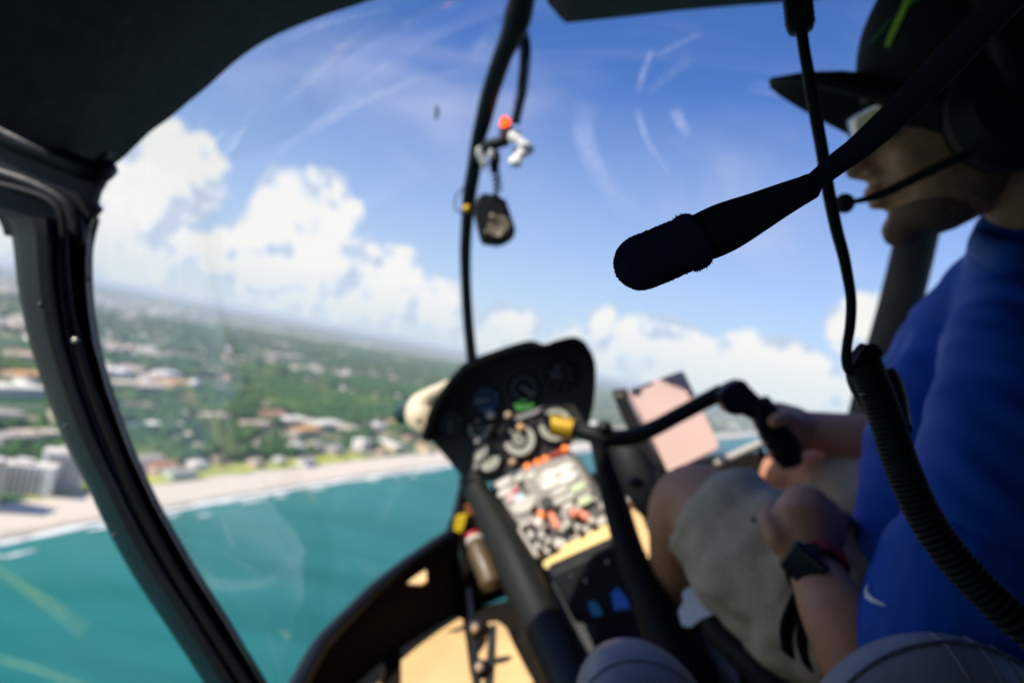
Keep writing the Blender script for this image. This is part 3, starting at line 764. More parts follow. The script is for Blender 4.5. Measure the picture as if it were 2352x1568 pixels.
# --- belly tub between the sills: sides, floor
FLO = K(0, -.60, 1.2); FLN = (AY + AX * -0.16 + AZ * 0.0).normalized()
def flo(p, lift=0): return p + AY * ((FLO - p).dot(FLN) / AY.dot(FLN)) + FLN * lift
Ls = [P(u, v, d) for u, v, h, d in smoothpts(sill[:12], 2)]
Rs = [P(u, v, d) for u, v, h, d in smoothpts(sillr[3:][::-1], 3)]
def respt(pts, n):
    L = [0]
    for a, b in zip(pts, pts[1:]): L.append(L[-1] + (a - b).length)
    out = []
    for k in range(n):
        t = L[-1] * k / (n - 1); j = 0
        while j < len(L) - 2 and L[j + 1] < t: j += 1
        f = (t - L[j]) / max(1e-6, L[j + 1] - L[j]); out.append(pts[j].lerp(pts[j + 1], f))
    return out
Ls = [K(-.62, -.66, -.8), K(-.62, -.66, 0.2), K(-.52, -.66, .6)] + Ls; Rs = [K(.98, -.42, -.8), K(.98, -.42, .3), K(.86, -.40, .65)] + Rs
Ls = respt(Ls, 30); Rs = respt(Rs, 30)
rw = []
for a, b in zip(Ls, Rs):
    la, lb = flo(a), flo(b)
    if (a - la).dot(AY) < 0.03: la = a - AY * .03
    if (b - lb).dot(AY) < 0.03: lb = b - AY * .03
    rw.append([a, a.lerp(la, .5) - AX * .006, la + AX * .02] + [(la + AX * .02).lerp(lb - AX * .02, q / 8) for q in range(1, 9)] + [b.lerp(lb, .5) + AX * .006, b])
obj('floor_tub', grid(rw), CARPET, heli, smooth=True, solid=.012)
# front nose bulkhead closes the tub under the panel
fr = [Ls[-1], Ls[-1].lerp(Rs[-1], .3) + AZ * .06, Ls[-1].lerp(Rs[-1], .65) + AZ * .07, Rs[-1]]
fr2 = [flo(p) - AZ * .02 for p in fr]
obj('nose_bulkhead', grid([fr, [a.lerp(b, .5) + AZ * .05 for a, b in zip(fr, fr2)], fr2]), CARPET, heli, smooth=True, solid=.012)
# --- tan patches cut to the outlines of sunlight on the footwell floor
def on_floor(px, lift): return [RAYPL(u, v, FLO + FLN * lift, FLN) for u, v in px]
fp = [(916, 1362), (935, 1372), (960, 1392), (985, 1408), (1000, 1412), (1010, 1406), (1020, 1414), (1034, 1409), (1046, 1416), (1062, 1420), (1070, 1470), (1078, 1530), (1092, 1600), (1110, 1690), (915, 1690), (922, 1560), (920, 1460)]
obj('sunlit_floor_patch', plate(on_floor(fp, .012), -FLN * .008), TAN, heli, bevel=.001)
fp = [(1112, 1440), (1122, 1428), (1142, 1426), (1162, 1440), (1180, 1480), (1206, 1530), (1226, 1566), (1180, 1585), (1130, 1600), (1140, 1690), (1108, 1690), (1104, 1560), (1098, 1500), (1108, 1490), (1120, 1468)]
obj('sunlit_floor_patch', plate(on_floor(fp, .012), -FLN * .008), TAN, heli, bevel=.001)
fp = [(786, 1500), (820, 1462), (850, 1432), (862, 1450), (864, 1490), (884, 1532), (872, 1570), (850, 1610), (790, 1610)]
obj('sunlit_floor_patch', plate(on_floor(fp, .012), -FLN * .008), TAN, heli, bevel=.001)
fp = [(1408, 1150), (1442, 1140), (1500, 1170), (1516, 1200), (1506, 1320), (1470, 1330), (1440, 1300), (1420, 1220)]  # more lit patches, sunlight put into the shape of tan plates
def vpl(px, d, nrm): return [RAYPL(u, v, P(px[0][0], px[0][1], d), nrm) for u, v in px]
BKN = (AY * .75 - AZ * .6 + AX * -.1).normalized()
obj('sunlit_tan_patch', plate(vpl(fp, 1.42, BKN), -BKN * .008), TAN, heli, bevel=.001)
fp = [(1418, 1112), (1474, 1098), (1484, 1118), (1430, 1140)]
obj('sunlit_tan_patch', plate(vpl(fp, 1.44, BKN), -BKN * .008), TAN, heli, bevel=.001)
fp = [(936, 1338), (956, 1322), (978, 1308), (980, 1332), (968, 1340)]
obj('sunlit_tan_patch', plate(vpl(fp, 1.38, BKN), -BKN * .006), TAN, heli)
# longeron strip with clamps between the sunlit patches
st_ = [P(1078, 1360, 1.40), P(1088, 1450, 1.27), P(1096, 1560, 1.14), P(1110, 1700, 1.04)]
obj('floor_rail', tube(st_, .013, 10, flat=.5), BLK, heli, smooth=True)
for u, v, d, r in ((1098, 1446, 1.24, .022), (1108, 1536, 1.14, .018)):
    c = obj('rail_clamp', ell(P(u, v, d), AX * r, AY * r * .9, AZ * r * .6), DPLAS, heli, smooth=True)
    obj('clamp_screw', ell(P(u - 7, v - 3, d - r * .6), AX * .007, AY * .008, AZ * .004), mat('zinc_screw', (.62, .42, .30), .5), c, smooth=True)
# --- rear bulkhead, side walls
REAR = mat('rear_grey_trim', (.52, .56, .64), .9, var=.05)
obj('rear_bulkhead', box(K(.18, -.05, -.84), AX * .86, AY * .72, AZ * .02), REAR, heli)
obj('unseen_side_panel', grid([[K(.965, -.10 - .25 * q, z) for q in (0, 1, 2)] for z in (-.85, 0, .5, .9)]), LINER, heli, solid=.02)
for ys, z0, z1 in (((.34, .30), -.85, .36), ((-.40, -.5, -.68), -.85, .36), ((.34, 0, -.42), -.86, -.78), ((.34, 0, -.42), -.22, .36)):  # unseen; opaque over a door window to darken the cabin, rear gap admits light
    obj('unseen_side_panel', grid([[K(-.625, y, z) for y in ys] for z in (z0, (z0 + z1) / 2, z1)]), REAR, heli, solid=.02)
obj('unseen_side_panel', grid([[K(-.625, y, z) for y in (-.56, -.68)] for z in (.36, .45, .60)]), LINER, heli, solid=.02)
obj('unseen_side_panel', grid([[K(.955 - .02, y, z) for y in (.44, .1, -.2)] for z in (-.85, -.3, .50)]), LINER, heli, solid=.02)  # right side closed out of view too, added to darken the cabin
# right door post behind the pilot
obj('door_post', tuv([(2140, 380, 50, 1.18), (2118, 480, 50, 1.2), (2092, 600, 50, 1.24), (2062, 720, 50, 1.27), (2030, 840, 52, 1.3), (2000, 960, 54, 1.32), (1985, 1060, 56, 1.33)], 3, 12, flat=.6), RUB, heli, smooth=True)
obj('door_post', tuv([(2140, 380, 50, 1.18), (2190, 200, 46, 1.1), (2260, 60, 44, .98), (2330, -60, 44, .88)], 3, 12, flat=.6), BLK, heli, smooth=True)
# --- acrylic: two windscreen halves and the door window
def interp(pts, x):
    for a, b in zip(pts, pts[1:]):
        if a[0] <= x <= b[0]: return a[1] + (b[1] - a[1]) * (x - a[0]) / max(1e-9, b[0] - a[0])
    return pts[0][1] if x < pts[0][0] else pts[-1][1]
left_u = [(-90, 1120), (-40, 925), (0, 800), (32, 700), (74, 605), (122, 532), (184, 462), (258, 372), (326, 290), (360, 262), (430, 240), (510, 212)] + [(v, u) for u, v in R_ if v > 515]
right_u = [(b[1], b[0]) for b in bow] + [(1000, 1080), (1098, 1070), (1150, 1056), (1220, 1034), (1254, 988), (1298, 926), (1350, 862), (1412, 800), (1482, 735), (1562, 690), (1650, 640)]
bow_d = [(b[1], b[3]) for b in bow] + [(1220, 1.53), (1298, 1.42), (1412, 1.27), (1562, 1.10), (1650, 1.02)]
rw = []
for k in range(46):
    v = -85 + (1650 + 85) * k / 45
    a, b = interp(left_u, v), interp(right_u, v); b = max(b, a + 4)
    dl = interp([(-90, .87), (0, .85), (184, .79), (360, .76), (510, .735), (1650, .72)], v); dr = interp(bow_d, v) + .012
    rw.append([P(a - 4 + (b - a + 6) * q / 16, v, dl + (dr - dl) * math.sin(q / 16 * math.pi / 2) ** 1.0) for q in range(17)])
WS1 = obj('windscreen_pane', grid(rw), GLASS, heli, smooth=True, fix=False)
rtop = [(-90, 2330), (60, 2262), (200, 2190), (380, 2142), (480, 2118), (600, 2092), (720, 2062), (840, 2030), (960, 2000), (1060, 1985), (1130, 1960)]
rw = []
for k in range(32):
    v = -85 + (1115 + 85) * k / 31
    a = interp([(b[1], b[0]) for b in bow] + [(1100, 1100)], v); b = interp(rtop, v)
    dl = interp(bow_d, v) + .012; dr = interp([(-90, .90), (60, .98), (200, 1.1), (380, 1.18), (600, 1.24), (840, 1.3), (1130, 1.35)], v)
    rw.append([P(a + (b - a) * q / 16, v, dl + (dr - dl) * q / 16 + .16 * math.sin(q / 16 * math.pi) * interp([(-90, 0), (300, .6), (900, 1)], v)) for q in range(17)])
obj('windscreen_pane', grid(rw), GLASS, heli, smooth=True, fix=False)
rw = []
for k in range(20):
    v = 420 + 1200 * k / 19
    b = interp([(p[1], p[0]) for p in lp], v) + 5
    rw.append([P(-260 + (b + 260) * q / 6, v, .71 - .04 * (1 - q / 6)) for q in range(7)])
obj('door_window', grid(rw), GLASS2, heli, smooth=True, fix=False)

def smear_reflection_mat(name, col, k):
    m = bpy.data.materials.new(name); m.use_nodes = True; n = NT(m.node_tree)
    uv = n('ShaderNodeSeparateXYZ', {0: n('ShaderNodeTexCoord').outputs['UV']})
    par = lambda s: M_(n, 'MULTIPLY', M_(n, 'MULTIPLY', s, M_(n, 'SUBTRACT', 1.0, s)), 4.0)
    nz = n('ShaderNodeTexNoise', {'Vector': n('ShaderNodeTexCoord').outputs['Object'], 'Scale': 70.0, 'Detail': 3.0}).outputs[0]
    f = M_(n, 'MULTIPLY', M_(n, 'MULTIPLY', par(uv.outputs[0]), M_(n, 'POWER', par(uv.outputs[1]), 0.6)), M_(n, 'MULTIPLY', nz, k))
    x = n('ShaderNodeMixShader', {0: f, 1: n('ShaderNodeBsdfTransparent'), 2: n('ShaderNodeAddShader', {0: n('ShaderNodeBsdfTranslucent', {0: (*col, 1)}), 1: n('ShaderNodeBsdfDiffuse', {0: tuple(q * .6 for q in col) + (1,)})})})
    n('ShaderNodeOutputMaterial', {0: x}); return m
SM1 = smear_reflection_mat('smear_and_reflection', (.95, .92, .97), .40); SM2 = smear_reflection_mat('yellow_reflection', (.70, .95, .35), .36)  # yellow paints reflections; white serves real smears and one painted reflection
def gdepth(u, v):
    if u < 250 and v > 700: return .66
    if u < 1150:
        a, b = interp(left_u, v), interp(right_u, v); dl = interp([(-90, .87), (0, .85), (184, .79), (360, .76), (510, .735), (1650, .72)], v); dr = interp(bow_d, v) + .012
        return dl + (dr - dl) * math.sin(min(1, max(0, (u - a) / (b - a))) * math.pi / 2) - .006
    a, b = interp([(q[1], q[0]) for q in bow] + [(1100, 1100)], v), interp(rtop, v); dl = interp(bow_d, v) + .012
    dr = interp([(-90, .90), (60, .98), (200, 1.1), (380, 1.18), (600, 1.24), (840, 1.3), (1130, 1.35)], v); s = (u - a) / (b - a)
    return dl + (dr - dl) * s + .16 * math.sin(max(0, s) * math.pi) * interp([(-90, 0), (300, .6), (900, 1)], v) - .006
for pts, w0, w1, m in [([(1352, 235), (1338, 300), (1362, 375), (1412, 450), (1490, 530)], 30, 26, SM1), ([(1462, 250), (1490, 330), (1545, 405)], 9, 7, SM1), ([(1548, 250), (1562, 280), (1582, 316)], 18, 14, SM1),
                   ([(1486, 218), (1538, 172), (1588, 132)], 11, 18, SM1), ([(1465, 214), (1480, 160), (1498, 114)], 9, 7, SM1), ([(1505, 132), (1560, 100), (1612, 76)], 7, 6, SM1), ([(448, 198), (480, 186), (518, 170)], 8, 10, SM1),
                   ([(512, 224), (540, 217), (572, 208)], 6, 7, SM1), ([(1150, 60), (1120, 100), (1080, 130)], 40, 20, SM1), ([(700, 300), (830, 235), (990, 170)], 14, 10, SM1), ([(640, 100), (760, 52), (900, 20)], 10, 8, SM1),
                   ([(-20, 1296), (60, 1352), (130, 1400), (200, 1452)], 14, 30, SM2), ([(-30, 1508), (60, 1528), (150, 1560), (240, 1590)], 18, 14, SM2), ([(395, 1170), (420, 1250), (470, 1400), (500, 1500)], 36, 24, SM1)]:  # the yellow strips and the last white one are painted reflections
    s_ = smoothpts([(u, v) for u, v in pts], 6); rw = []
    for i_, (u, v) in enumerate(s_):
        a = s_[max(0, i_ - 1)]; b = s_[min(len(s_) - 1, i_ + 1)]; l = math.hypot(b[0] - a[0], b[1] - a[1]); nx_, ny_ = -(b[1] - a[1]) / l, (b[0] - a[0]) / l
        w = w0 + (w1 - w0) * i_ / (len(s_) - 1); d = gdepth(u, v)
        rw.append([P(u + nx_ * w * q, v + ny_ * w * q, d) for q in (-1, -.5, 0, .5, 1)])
    o = obj('smear_and_reflection', grid(rw), m, heli, smooth=True, fix=False)
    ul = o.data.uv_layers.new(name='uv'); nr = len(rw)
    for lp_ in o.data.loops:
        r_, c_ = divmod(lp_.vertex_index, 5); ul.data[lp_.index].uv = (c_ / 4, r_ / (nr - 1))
for u, v, d in ((205, 640, .69), (92, 700, .640), (150, 980, .640), (262, 1230, .640), (120, 365, .68), (40, 332, .68)):
    obj('frame_rivet', ell(P(u, v, d), AX * .0022, AY * .0022, AZ * .0015, 10, 6), mat('dull_rivet', (.06, .07, .08), .4, metal=.5), heli, smooth=True)
# ================================================================== INSTRUMENT PANEL
PO = P(1200, 1000, 1.38)
EX = (AX * .895 + AY * .440).normalized()
D0 = (-AX * -.46 - AY * .888)
DN_up = (D0 * 1.0 - AZ * .12); DN_up = (DN_up - EX * DN_up.dot(EX)).normalized()
DN_lo = (D0 * 1.0 - AZ * .62); DN_lo = (DN_lo - EX * DN_lo.dot(EX)).normalized()
NU = EX.cross(DN_up).normalized(); NU = NU if NU.dot(AZ) < 0 else -NU
NL = EX.cross(DN_lo).normalized(); NL = NL if NL.dot(AZ) < 0 else -NL
BRK = RAYPL(1215, 1068, PO, NU)          # the fold between upright head and sloping console
def U_(u, v, h=0): return RAYPL(u, v, PO + NU * h, NU)
def L_o(u, v, h=0): return RAYPL(u, v, BRK + NL * h, NL)
panel = thing('instrument_panel', 'black mushroom shaped instrument panel with round gauges above a sunlit switch console', 'instrument panel', PO)
head = [(1064, 860), (1086, 842), (1118, 828), (1150, 816), (1190, 802), (1219, 796), (1236, 799), (1252, 803), (1266, 799), (1280, 794), (1300, 790), (1318, 788), (1333, 793), (1344, 802), (1352, 814), (1357, 830), (1359, 872), (1356, 900), (1352, 930), (1343, 972), (1322, 1008), (1305, 1030), (1215, 1066), (1132, 1106), (1100, 1110), (1064, 1100), (1039, 1070), (1003, 1027), (985, 1005), (994, 975), (1003, 947), (1010, 925), (1040, 890), (1052, 878)]
obj('panel_face', plate([U_(u, v, 0) for u, v in head], -NU * .10), PANELM, panel, bevel=.004)
# hood: a rim standing proud of the face along the top, shading the upper row
hoodp = [(985, 1005), (994, 975), (1003, 947), (1030, 900), (1064, 858), (1086, 840), (1150, 815), (1219, 795), (1252, 803), (1280, 794), (1318, 787), (1344, 801), (1357, 830), (1359, 872), (1354, 925), (1343, 972)]
hs = [p for p in smoothpts(hoodp, 4)]
rw = [[U_(u, v, -.02) for u, v in hs], [U_(u, v, .0) for u, v in hs], [U_(u, v, 0) + NU * .068 - D0 * .004 for u, v in hs], [U_(u, v, 0) + NU * .066 + D0 * .006 for u, v in hs], [U_(u, v, 0) + D0 * .008 for u, v in hs]]
obj('panel_hood', grid(rw), RUB, panel, smooth='auto', solid=.003)
low = [(1132, 1106), (1215, 1066), (1305, 1030), (1332, 1050), (1363, 1099), (1385, 1140), (1405, 1176), (1424, 1212), (1417, 1238), (1340, 1275), (1258, 1304), (1245, 1298), (1230, 1271), (1200, 1222), (1165, 1164)]
obj('console_face', plate([L_o(u, v, 0) for u, v in low], -NL * .05), PANELM, panel, bevel=.003)
# pedestal under the console down to the floor
pt = [L_o(u, v, -.052) for u, v in ((1120, 1100), (1330, 1040), (1424, 1216), (1250, 1304))]
pb = [flo(p) for p in (P(1190, 1420, 1.35), P(1400, 1360, 1.35), P(1560, 1560, 1.12), P(1330, 1640, 1.08))]
obj('pedestal', (pt + pb, [(0, 1, 2, 3), (4, 7, 6, 5), (0, 4, 5, 1), (1, 5, 6, 2), (2, 6, 7, 3), (3, 7, 4, 0)]), DPLAS, panel, bevel=.01)
obj('pedestal_duct', tuv([(1075, 1095, 26, 1.42), (1120, 1170, 34, 1.34), (1170, 1270, 44, 1.24), (1225, 1390, 50, 1.14), (1280, 1500, 54, 1.05), (1340, 1640, 60, .95)], 4, 16, flat=.8), mat('olive_black_paint', (0.009, 0.010, 0.008), .5, spec=.25), panel, smooth=True)
BLUEI = mat('shaded_blue_dial', (0.004, 0.05, 0.16), 0.15, coat=.5)  # dark blue puts the shade under the hood into the dial colour
DIALB = mat('black_dial', (0.010, 0.012, 0.016), 0.3, coat=.15)
IVORY = mat('ivory_dial_print', (0.60, 0.60, 0.50), 0.5)
ORNG = mat('orange_lamp', (0.95, 0.22, 0.02), 0.35, emis=(1.0, .20, .01), estr=.35)
REDL = mat('red_lamp', (0.30, 0.02, 0.01), 0.35)
def disc(c, ex, dn, nn, rx, ry, h, seg=28):
    v, f = [], []
    for z in (0, h):
        for k in range(seg):
            a = 2 * math.pi * k / seg; v.append(c + ex * rx * math.cos(a) + dn * ry * math.sin(a) + nn * z)
    f = [tuple(range(seg)), tuple(range(seg, 2 * seg))] + [(k, (k + 1) % seg, seg + (k + 1) % seg, seg + k) for k in range(seg)]
    return v, f
def annul(c, ex, dn, nn, r0, r1, h, a0=0, a1=360, seg=30):
    v, f = [], []
    for k in range(seg + 1):
        a = math.radians(a0 + (a1 - a0) * k / seg)
        d = ex * math.cos(a) + dn * math.sin(a)
        v += [c + d * r0, c + d * r1, c + d * r1 + nn * h, c + d * r0 + nn * h]
    for k in range(seg):
        for q in range(4): f.append((k * 4 + q, k * 4 + (q + 1) % 4, (k + 1) * 4 + (q + 1) % 4, (k + 1) * 4 + q))
    return v, f
def gauge(u, v, r, dial, ring, label, arcs=(), needle=None, ticks=0, lab=True):
    c = U_(u, v, .001); s = (c - CAM).dot(AZ) / F; R = r * s * 1.02
    g = obj('gauge', annul(c, EX, DN_up, NU, R * .90, R * 1.08, .007), DPLAS, panel, smooth='auto', label=label)
    obj('dial', disc(c, EX, DN_up, NU, R * .92, R * .92, .003), dial, g)
    for a0, a1, r0, r1 in arcs: obj('scale_ring', annul(c + NU * .0034, EX, DN_up, NU, R * r0, R * r1, .0008, a0, a1), ring, g)
    if needle is not None:
        a = math.radians(needle); d = EX * math.cos(a) + DN_up * math.sin(a)
        obj('needle', tube([c + NU * .0052 - d * R * .2, c + NU * .0052 + d * R * .75], R * .05, 6), WHITEP, g)
    for k in range(ticks):
        a = 2 * math.pi * k / ticks; d = EX * math.cos(a) + DN_up * math.sin(a)
        obj('tick', box(c + NU * .0045 + d * R * .78, d * R * .09, d.cross(NU) * R * .025, NU * .0004), WHITEP, g)
    return g
gauge(1117, 918, 33, BLUEI, WHITEP, 'blue shaded dial at the upper left', needle=200, ticks=8)
gauge(1204, 892, 34, DIALB, mat('shaded_ring_blue', (.05, .09, .16), .4), 'dark dial at the top centre', [(0, 360, .7, .8)], needle=60, ticks=12)  # ring colour darkened to paint the hood shade on the upper row
gauge(1286, 862, 33, DIALB, WHITEP, 'dark dial at the top right', needle=-80, ticks=8)
gauge(1036, 972, 30, DIALB, WHITEP, 'dark dial at the far left', needle=120, ticks=8)
gauge(1100, 985, 27, DIALB, IVORY, 'small dark dial left of the middle', [(30, 300, .6, .85)], needle=20)
gauge(1192, 1008, 40, DIALB, IVORY, 'dial with a broad ivory ring in the middle', [(-40, 190, .55, .95), (0, 360, .18, .34)], needle=-110, ticks=0)
gauge(1274, 972, 42, DIALB, IVORY, 'dial with pale numerals behind the brass end cap', [(-100, 200, .58, .92)], needle=-60, ticks=10)
gauge(1118, 1050, 33, DIALB, IVORY, 'twin scale dial at the lower left', [(-175, -60, .3, .9), (20, 150, .3, .9)], needle=90)
def knobU(u, v, r, m, h=.012, name='knob'):
    c = U_(u, v, 0); s = (c - CAM).dot(AZ) / F; return obj(name, [disc(c, EX, DN_up, NU, r * s, r * s, h, 16), ell(c + NU * h, EX * r * s * .9, DN_up * r * s * .9, NU * r * s * .5)], m, panel, smooth='auto')
knobU(1127, 952, 10, WHITEP); knobU(1168, 953, 8, mat('pale_copper', (.62, .45, .30), .5)); knobU(1085, 990 - 22, 7, DPLAS); knobU(1098, 1014, 7, mat('grey_metal', (.3, .3, .3), .5)); knobU(1096, 1071, 8, mat('grey_metal', (.3, .3, .3), .5)); knobU(1178, 1060, 8, mat('pale_copper', (.62, .45, .30), .5)); knobU(1196, 981, 9, mat('amber_knob', (.75, .48, .22), .5))
knobU(1276, 858, 9, mat('dull_blue', (.12, .14, .24), .5)); knobU(1130, 985, 10, DPLAS)
def barp(F_, nn, pts, m, h=.003, name='label_plate'):
    return obj(name, plate([F_(u, v, .0012) for u, v in pts], nn * h), m, panel, bevel=.0006)
GREEN = mat('green_display', (.22, .50, .18), .4, emis=(.18, .62, .12), estr=.28)
barp(U_, NU, [(1181, 928), (1200, 918), (1226, 926), (1224, 936), (1188, 944)], GREEN, name='annunciator_light')
barp(U_, NU, [(1182, 956), (1252, 932), (1256, 942), (1186, 966)], mat('grey_strip', (.42, .40, .40), .5), name='panel_strip')
for i, (u, v, m) in enumerate(((1213, 1071, ORNG), (1236, 1062, ORNG), (1254, 1054, ORNG), (1272, 1046, REDL), (1285, 1040, REDL), (1299, 1030, ORNG))):
    c = L_o(u, v + 2, .002); s = (c - CAM).dot(AZ) / F
    obj('warning_light', [disc(c, EX, DN_lo, NL, 8.5 * s, 8.5 * s, .006, 14), ell(c + NL * .006, EX * 8 * s, DN_lo * 8 * s, NL * 4 * s, 12, 6)], m, panel, smooth='auto')
# radio stack and switch rows on the sloping console: plates and oval buttons with their legends
GREYP = mat('warm_grey_console', (.27, .24, .215), .55, var=.15, vscale=90)
LIGHTG = mat('light_grey_console', (.55, .51, .47), .5, var=.1, vscale=60)
barp(L_o, NL, [(1136, 1110), (1176, 1090), (1196, 1120), (1218, 1170), (1234, 1214), (1200, 1216), (1160, 1158)], GREYP, .006, 'transponder')
barp(L_o, NL, [(1190, 1084), (1306, 1046), (1330, 1068), (1352, 1106), (1362, 1136), (1246, 1178), (1224, 1150)], GREYP, .008, 'radio')
def oval(u, v, ru, rv, m, h=.012, name='button', ang=0.0):
    c = L_o(u, v, 0); s = (c - CAM).dot(AZ) / F
    return obj(name, [disc(c, EX, DN_lo, NL, ru * s, rv * s * 1.2, h, 20)], m, panel, bevel=.001)
pw = mat('warm_white_key', (.74, .70, .62), .45); pg = mat('pale_green_key', (.50, .60, .34), .45); pk = mat('coral_switch', (.80, .28, .18), .45); gk = mat('grey_key', (.50, .48, .42), .5)
for u, v, a, b, m in [(1262, 1093, 22, 9, pw), (1298, 1080, 24, 9, pw), (1266, 1113, 25, 10, pw), (1306, 1100, 24, 10, pw), (1244, 1105, 13, 8, gk), (1288, 1130, 22, 8, gk), (1330, 1122, 20, 8, pg), (1288, 1152, 17, 7, gk),
                      (1345, 1152, 19, 8, pg), (1310, 1142, 12, 6, gk), (1306, 1166, 16, 7, gk), (1204, 1162, 28, 16, gk), (1222, 1150, 14, 8, gk), (1160, 1112, 20, 8, LIGHTG), (1166, 1132, 22, 8, LIGHTG), (1196, 1086 + 14, 12, 7, gk), (1222, 1096, 12, 8, gk)]:
    oval(u, v, a, b, m)
oval(1186, 1128, 10, 8, mat('red_key', (.42, .06, .06), .45)); oval(1196, 1146, 13, 8, mat('pale_blue_key', (.45, .62, .72), .45)); oval(1178, 1146, 13, 7, mat('pink_key', (.65, .40, .38), .45)); oval(1258, 1158, 15, 12, DIALB, .016)
oval(1246, 1171 + 14, 7, 7, ORNG, .02); oval(1242, 1199, 9, 6, pw, .016)
# guarded switch frame, levers
fr_ = [(1196, 1218), (1186, 1206), (1200, 1196), (1212, 1200)]
obj('switch_guard', tube([L_o(u, v, .012) for u, v in ((1226, 1200), (1198, 1206), (1194, 1216), (1212, 1248), (1230, 1276), (1240, 1276))], .0045, 8), LIGHTG, panel, smooth=True)
obj('switch_guard', tube([L_o(u, v, .012) for u, v in ((1226, 1190), (1236, 1210), (1258, 1206))], .0045, 8), LIGHTG, panel, smooth=True)
for u, v, uu, vv, m in ((1266, 1180, 1284, 1214, pk), (1316, 1172, 1322, 1186, pk), (1334, 1178, 1352, 1194, pk), (1218, 1222, 1226, 1238, gk), (1244, 1220, 1250, 1238, gk), (1258, 1238, 1264, 1250, gk), (1232, 1246, 1240, 1262, gk), (1302, 1196, 1308, 1212, gk), (1326, 1206, 1332, 1218, gk), (1290, 1206, 1296, 1222, gk), (1356, 1190, 1362, 1202, pw)):
    a = L_o(u, v, .004); b = L_o(uu, vv, .004) + NL * .018
    obj('toggle_switch', tube([a, b], [.006, .0085 if m is pk else .007], 10, roundcap=True), m, panel, smooth=True)
obj('console_strip', plate([L_o(u, v, .001) for u, v in ((1290, 1180), (1366, 1142), (1372, 1150), (1296, 1188))], NL * .005), LIGHTG, panel)
for u, v, r, m in ((1390, 1162, 12, pw), (1400, 1176, 11, gk), (1412, 1166, 12, mat('amber_knob', (.75, .48, .22), .5)), (1424, 1188, 13, mat('amber_knob', (.75, .48, .22), .5)), (1450, 1262, 9, mat('pale_copper', (.62, .45, .30), .5)), (1458, 1290, 8, mat('pale_copper', (.62, .45, .30), .5))):
    p_ = L_o(u, v, .02); obj('knob', ell(p_, EX * r * .0008, DN_lo * r * .0009, NL * .010), m, panel, smooth=True)
YEL = mat('yellow_placard', (.92, .70, .26), .5, var=.06, vscale=30)
barp(L_o, NL, [(1230, 1262), (1398, 1180), (1404, 1194), (1238, 1284)], LIGHTG, .006, 'console_strip')
yl = [RAYPL(u, v, L_o(1330, 1240, .004), NL) for u, v in ((1291, 1257), (1340, 1232), (1404, 1198), (1416, 1208), (1418, 1236), (1360, 1268), (1304, 1294), (1268, 1308), (1252, 1304), (1248, 1292), (1264, 1280), (1286, 1270))]
obj('yellow_checklist_card', plate(yl, NL * .006), YEL, panel, bevel=.001)
# avionics box under the console, with its small screws and blue reflections built as faintly glowing plates
bxp = [RAYPL(u, v, P(1370, 1370, 1.10), (NL + AY * -.3).normalized()) for u, v in ((1262, 1318), (1424, 1246), (1500, 1370), (1470, 1420), (1380, 1440), (1320, 1430))]
av = obj('avionics_box', plate(bxp, AZ * .05), DPLAS, panel, bevel=.004)
NB = (NL + AY * -.3).normalized(); NB = NB if NB.dot(AZ) < 0 else -NB
BLUEG = mat('blue_glow', (.02, .10, .40), .4, emis=(.02, .14, .8), estr=.08)
for nm, pxs, m in (('blue_reflection', ((1350, 1384), (1366, 1378), (1380, 1396), (1384, 1412), (1362, 1414)), mat('teal_glow', (.02, .16, .35), .4, emis=(.02, .22, .5), estr=.05)), ('blue_reflection', ((1404, 1360), (1420, 1348), (1444, 1380), (1446, 1396), (1412, 1400)), BLUEG)):
    obj(nm, plate([RAYPL(u, v, P(1370, 1370, 1.085), NB) for u, v in pxs], NB * .002), m, av)
for u, v in ((1346, 1334), (1395, 1290), (1314, 1322), (1460, 1330), (1440, 1300)):
    obj('screw', ell(RAYPL(u, v, P(1370, 1370, 1.088), NB), AX * .0035, AY * .0035, AZ * .003, 8, 5), STEEL, av, smooth=True)
# cream demister duct on the left of the panel
duct = thing('demister_duct', 'cream plastic demister duct at the left edge of the instrument panel', 'air duct', P(970, 960, 1.5))
dm = [(1064, 868, 8, 1.50), (1040, 882, 14, 1.49), (1010, 896, 15, 1.48), (984, 910, 18, 1.48), (966, 932, 30, 1.48), (966, 958, 34, 1.47), (974, 982, 22, 1.46), (986, 1004, 8, 1.46)]
obj('duct_body', tuv(dm, 4, 18, flat=.7), CREAM, duct, smooth=True)
obj('duct_mouth', tuv([(950, 934, 22, 1.50), (932, 946, 27, 1.51), (916, 956, 20, 1.52)], 4, 16, flat=1), mat('teal_black_plastic', (.015, .05, .05), .4), duct, smooth=True)
obj('duct_hole', ell(P(963, 966, 1.43), AX * .006, AY * .006, AZ * .005), mat('brown_hole', (.16, .08, .05), .6), duct, smooth=True)  # hole in the duct, drawn as a dark brown bead
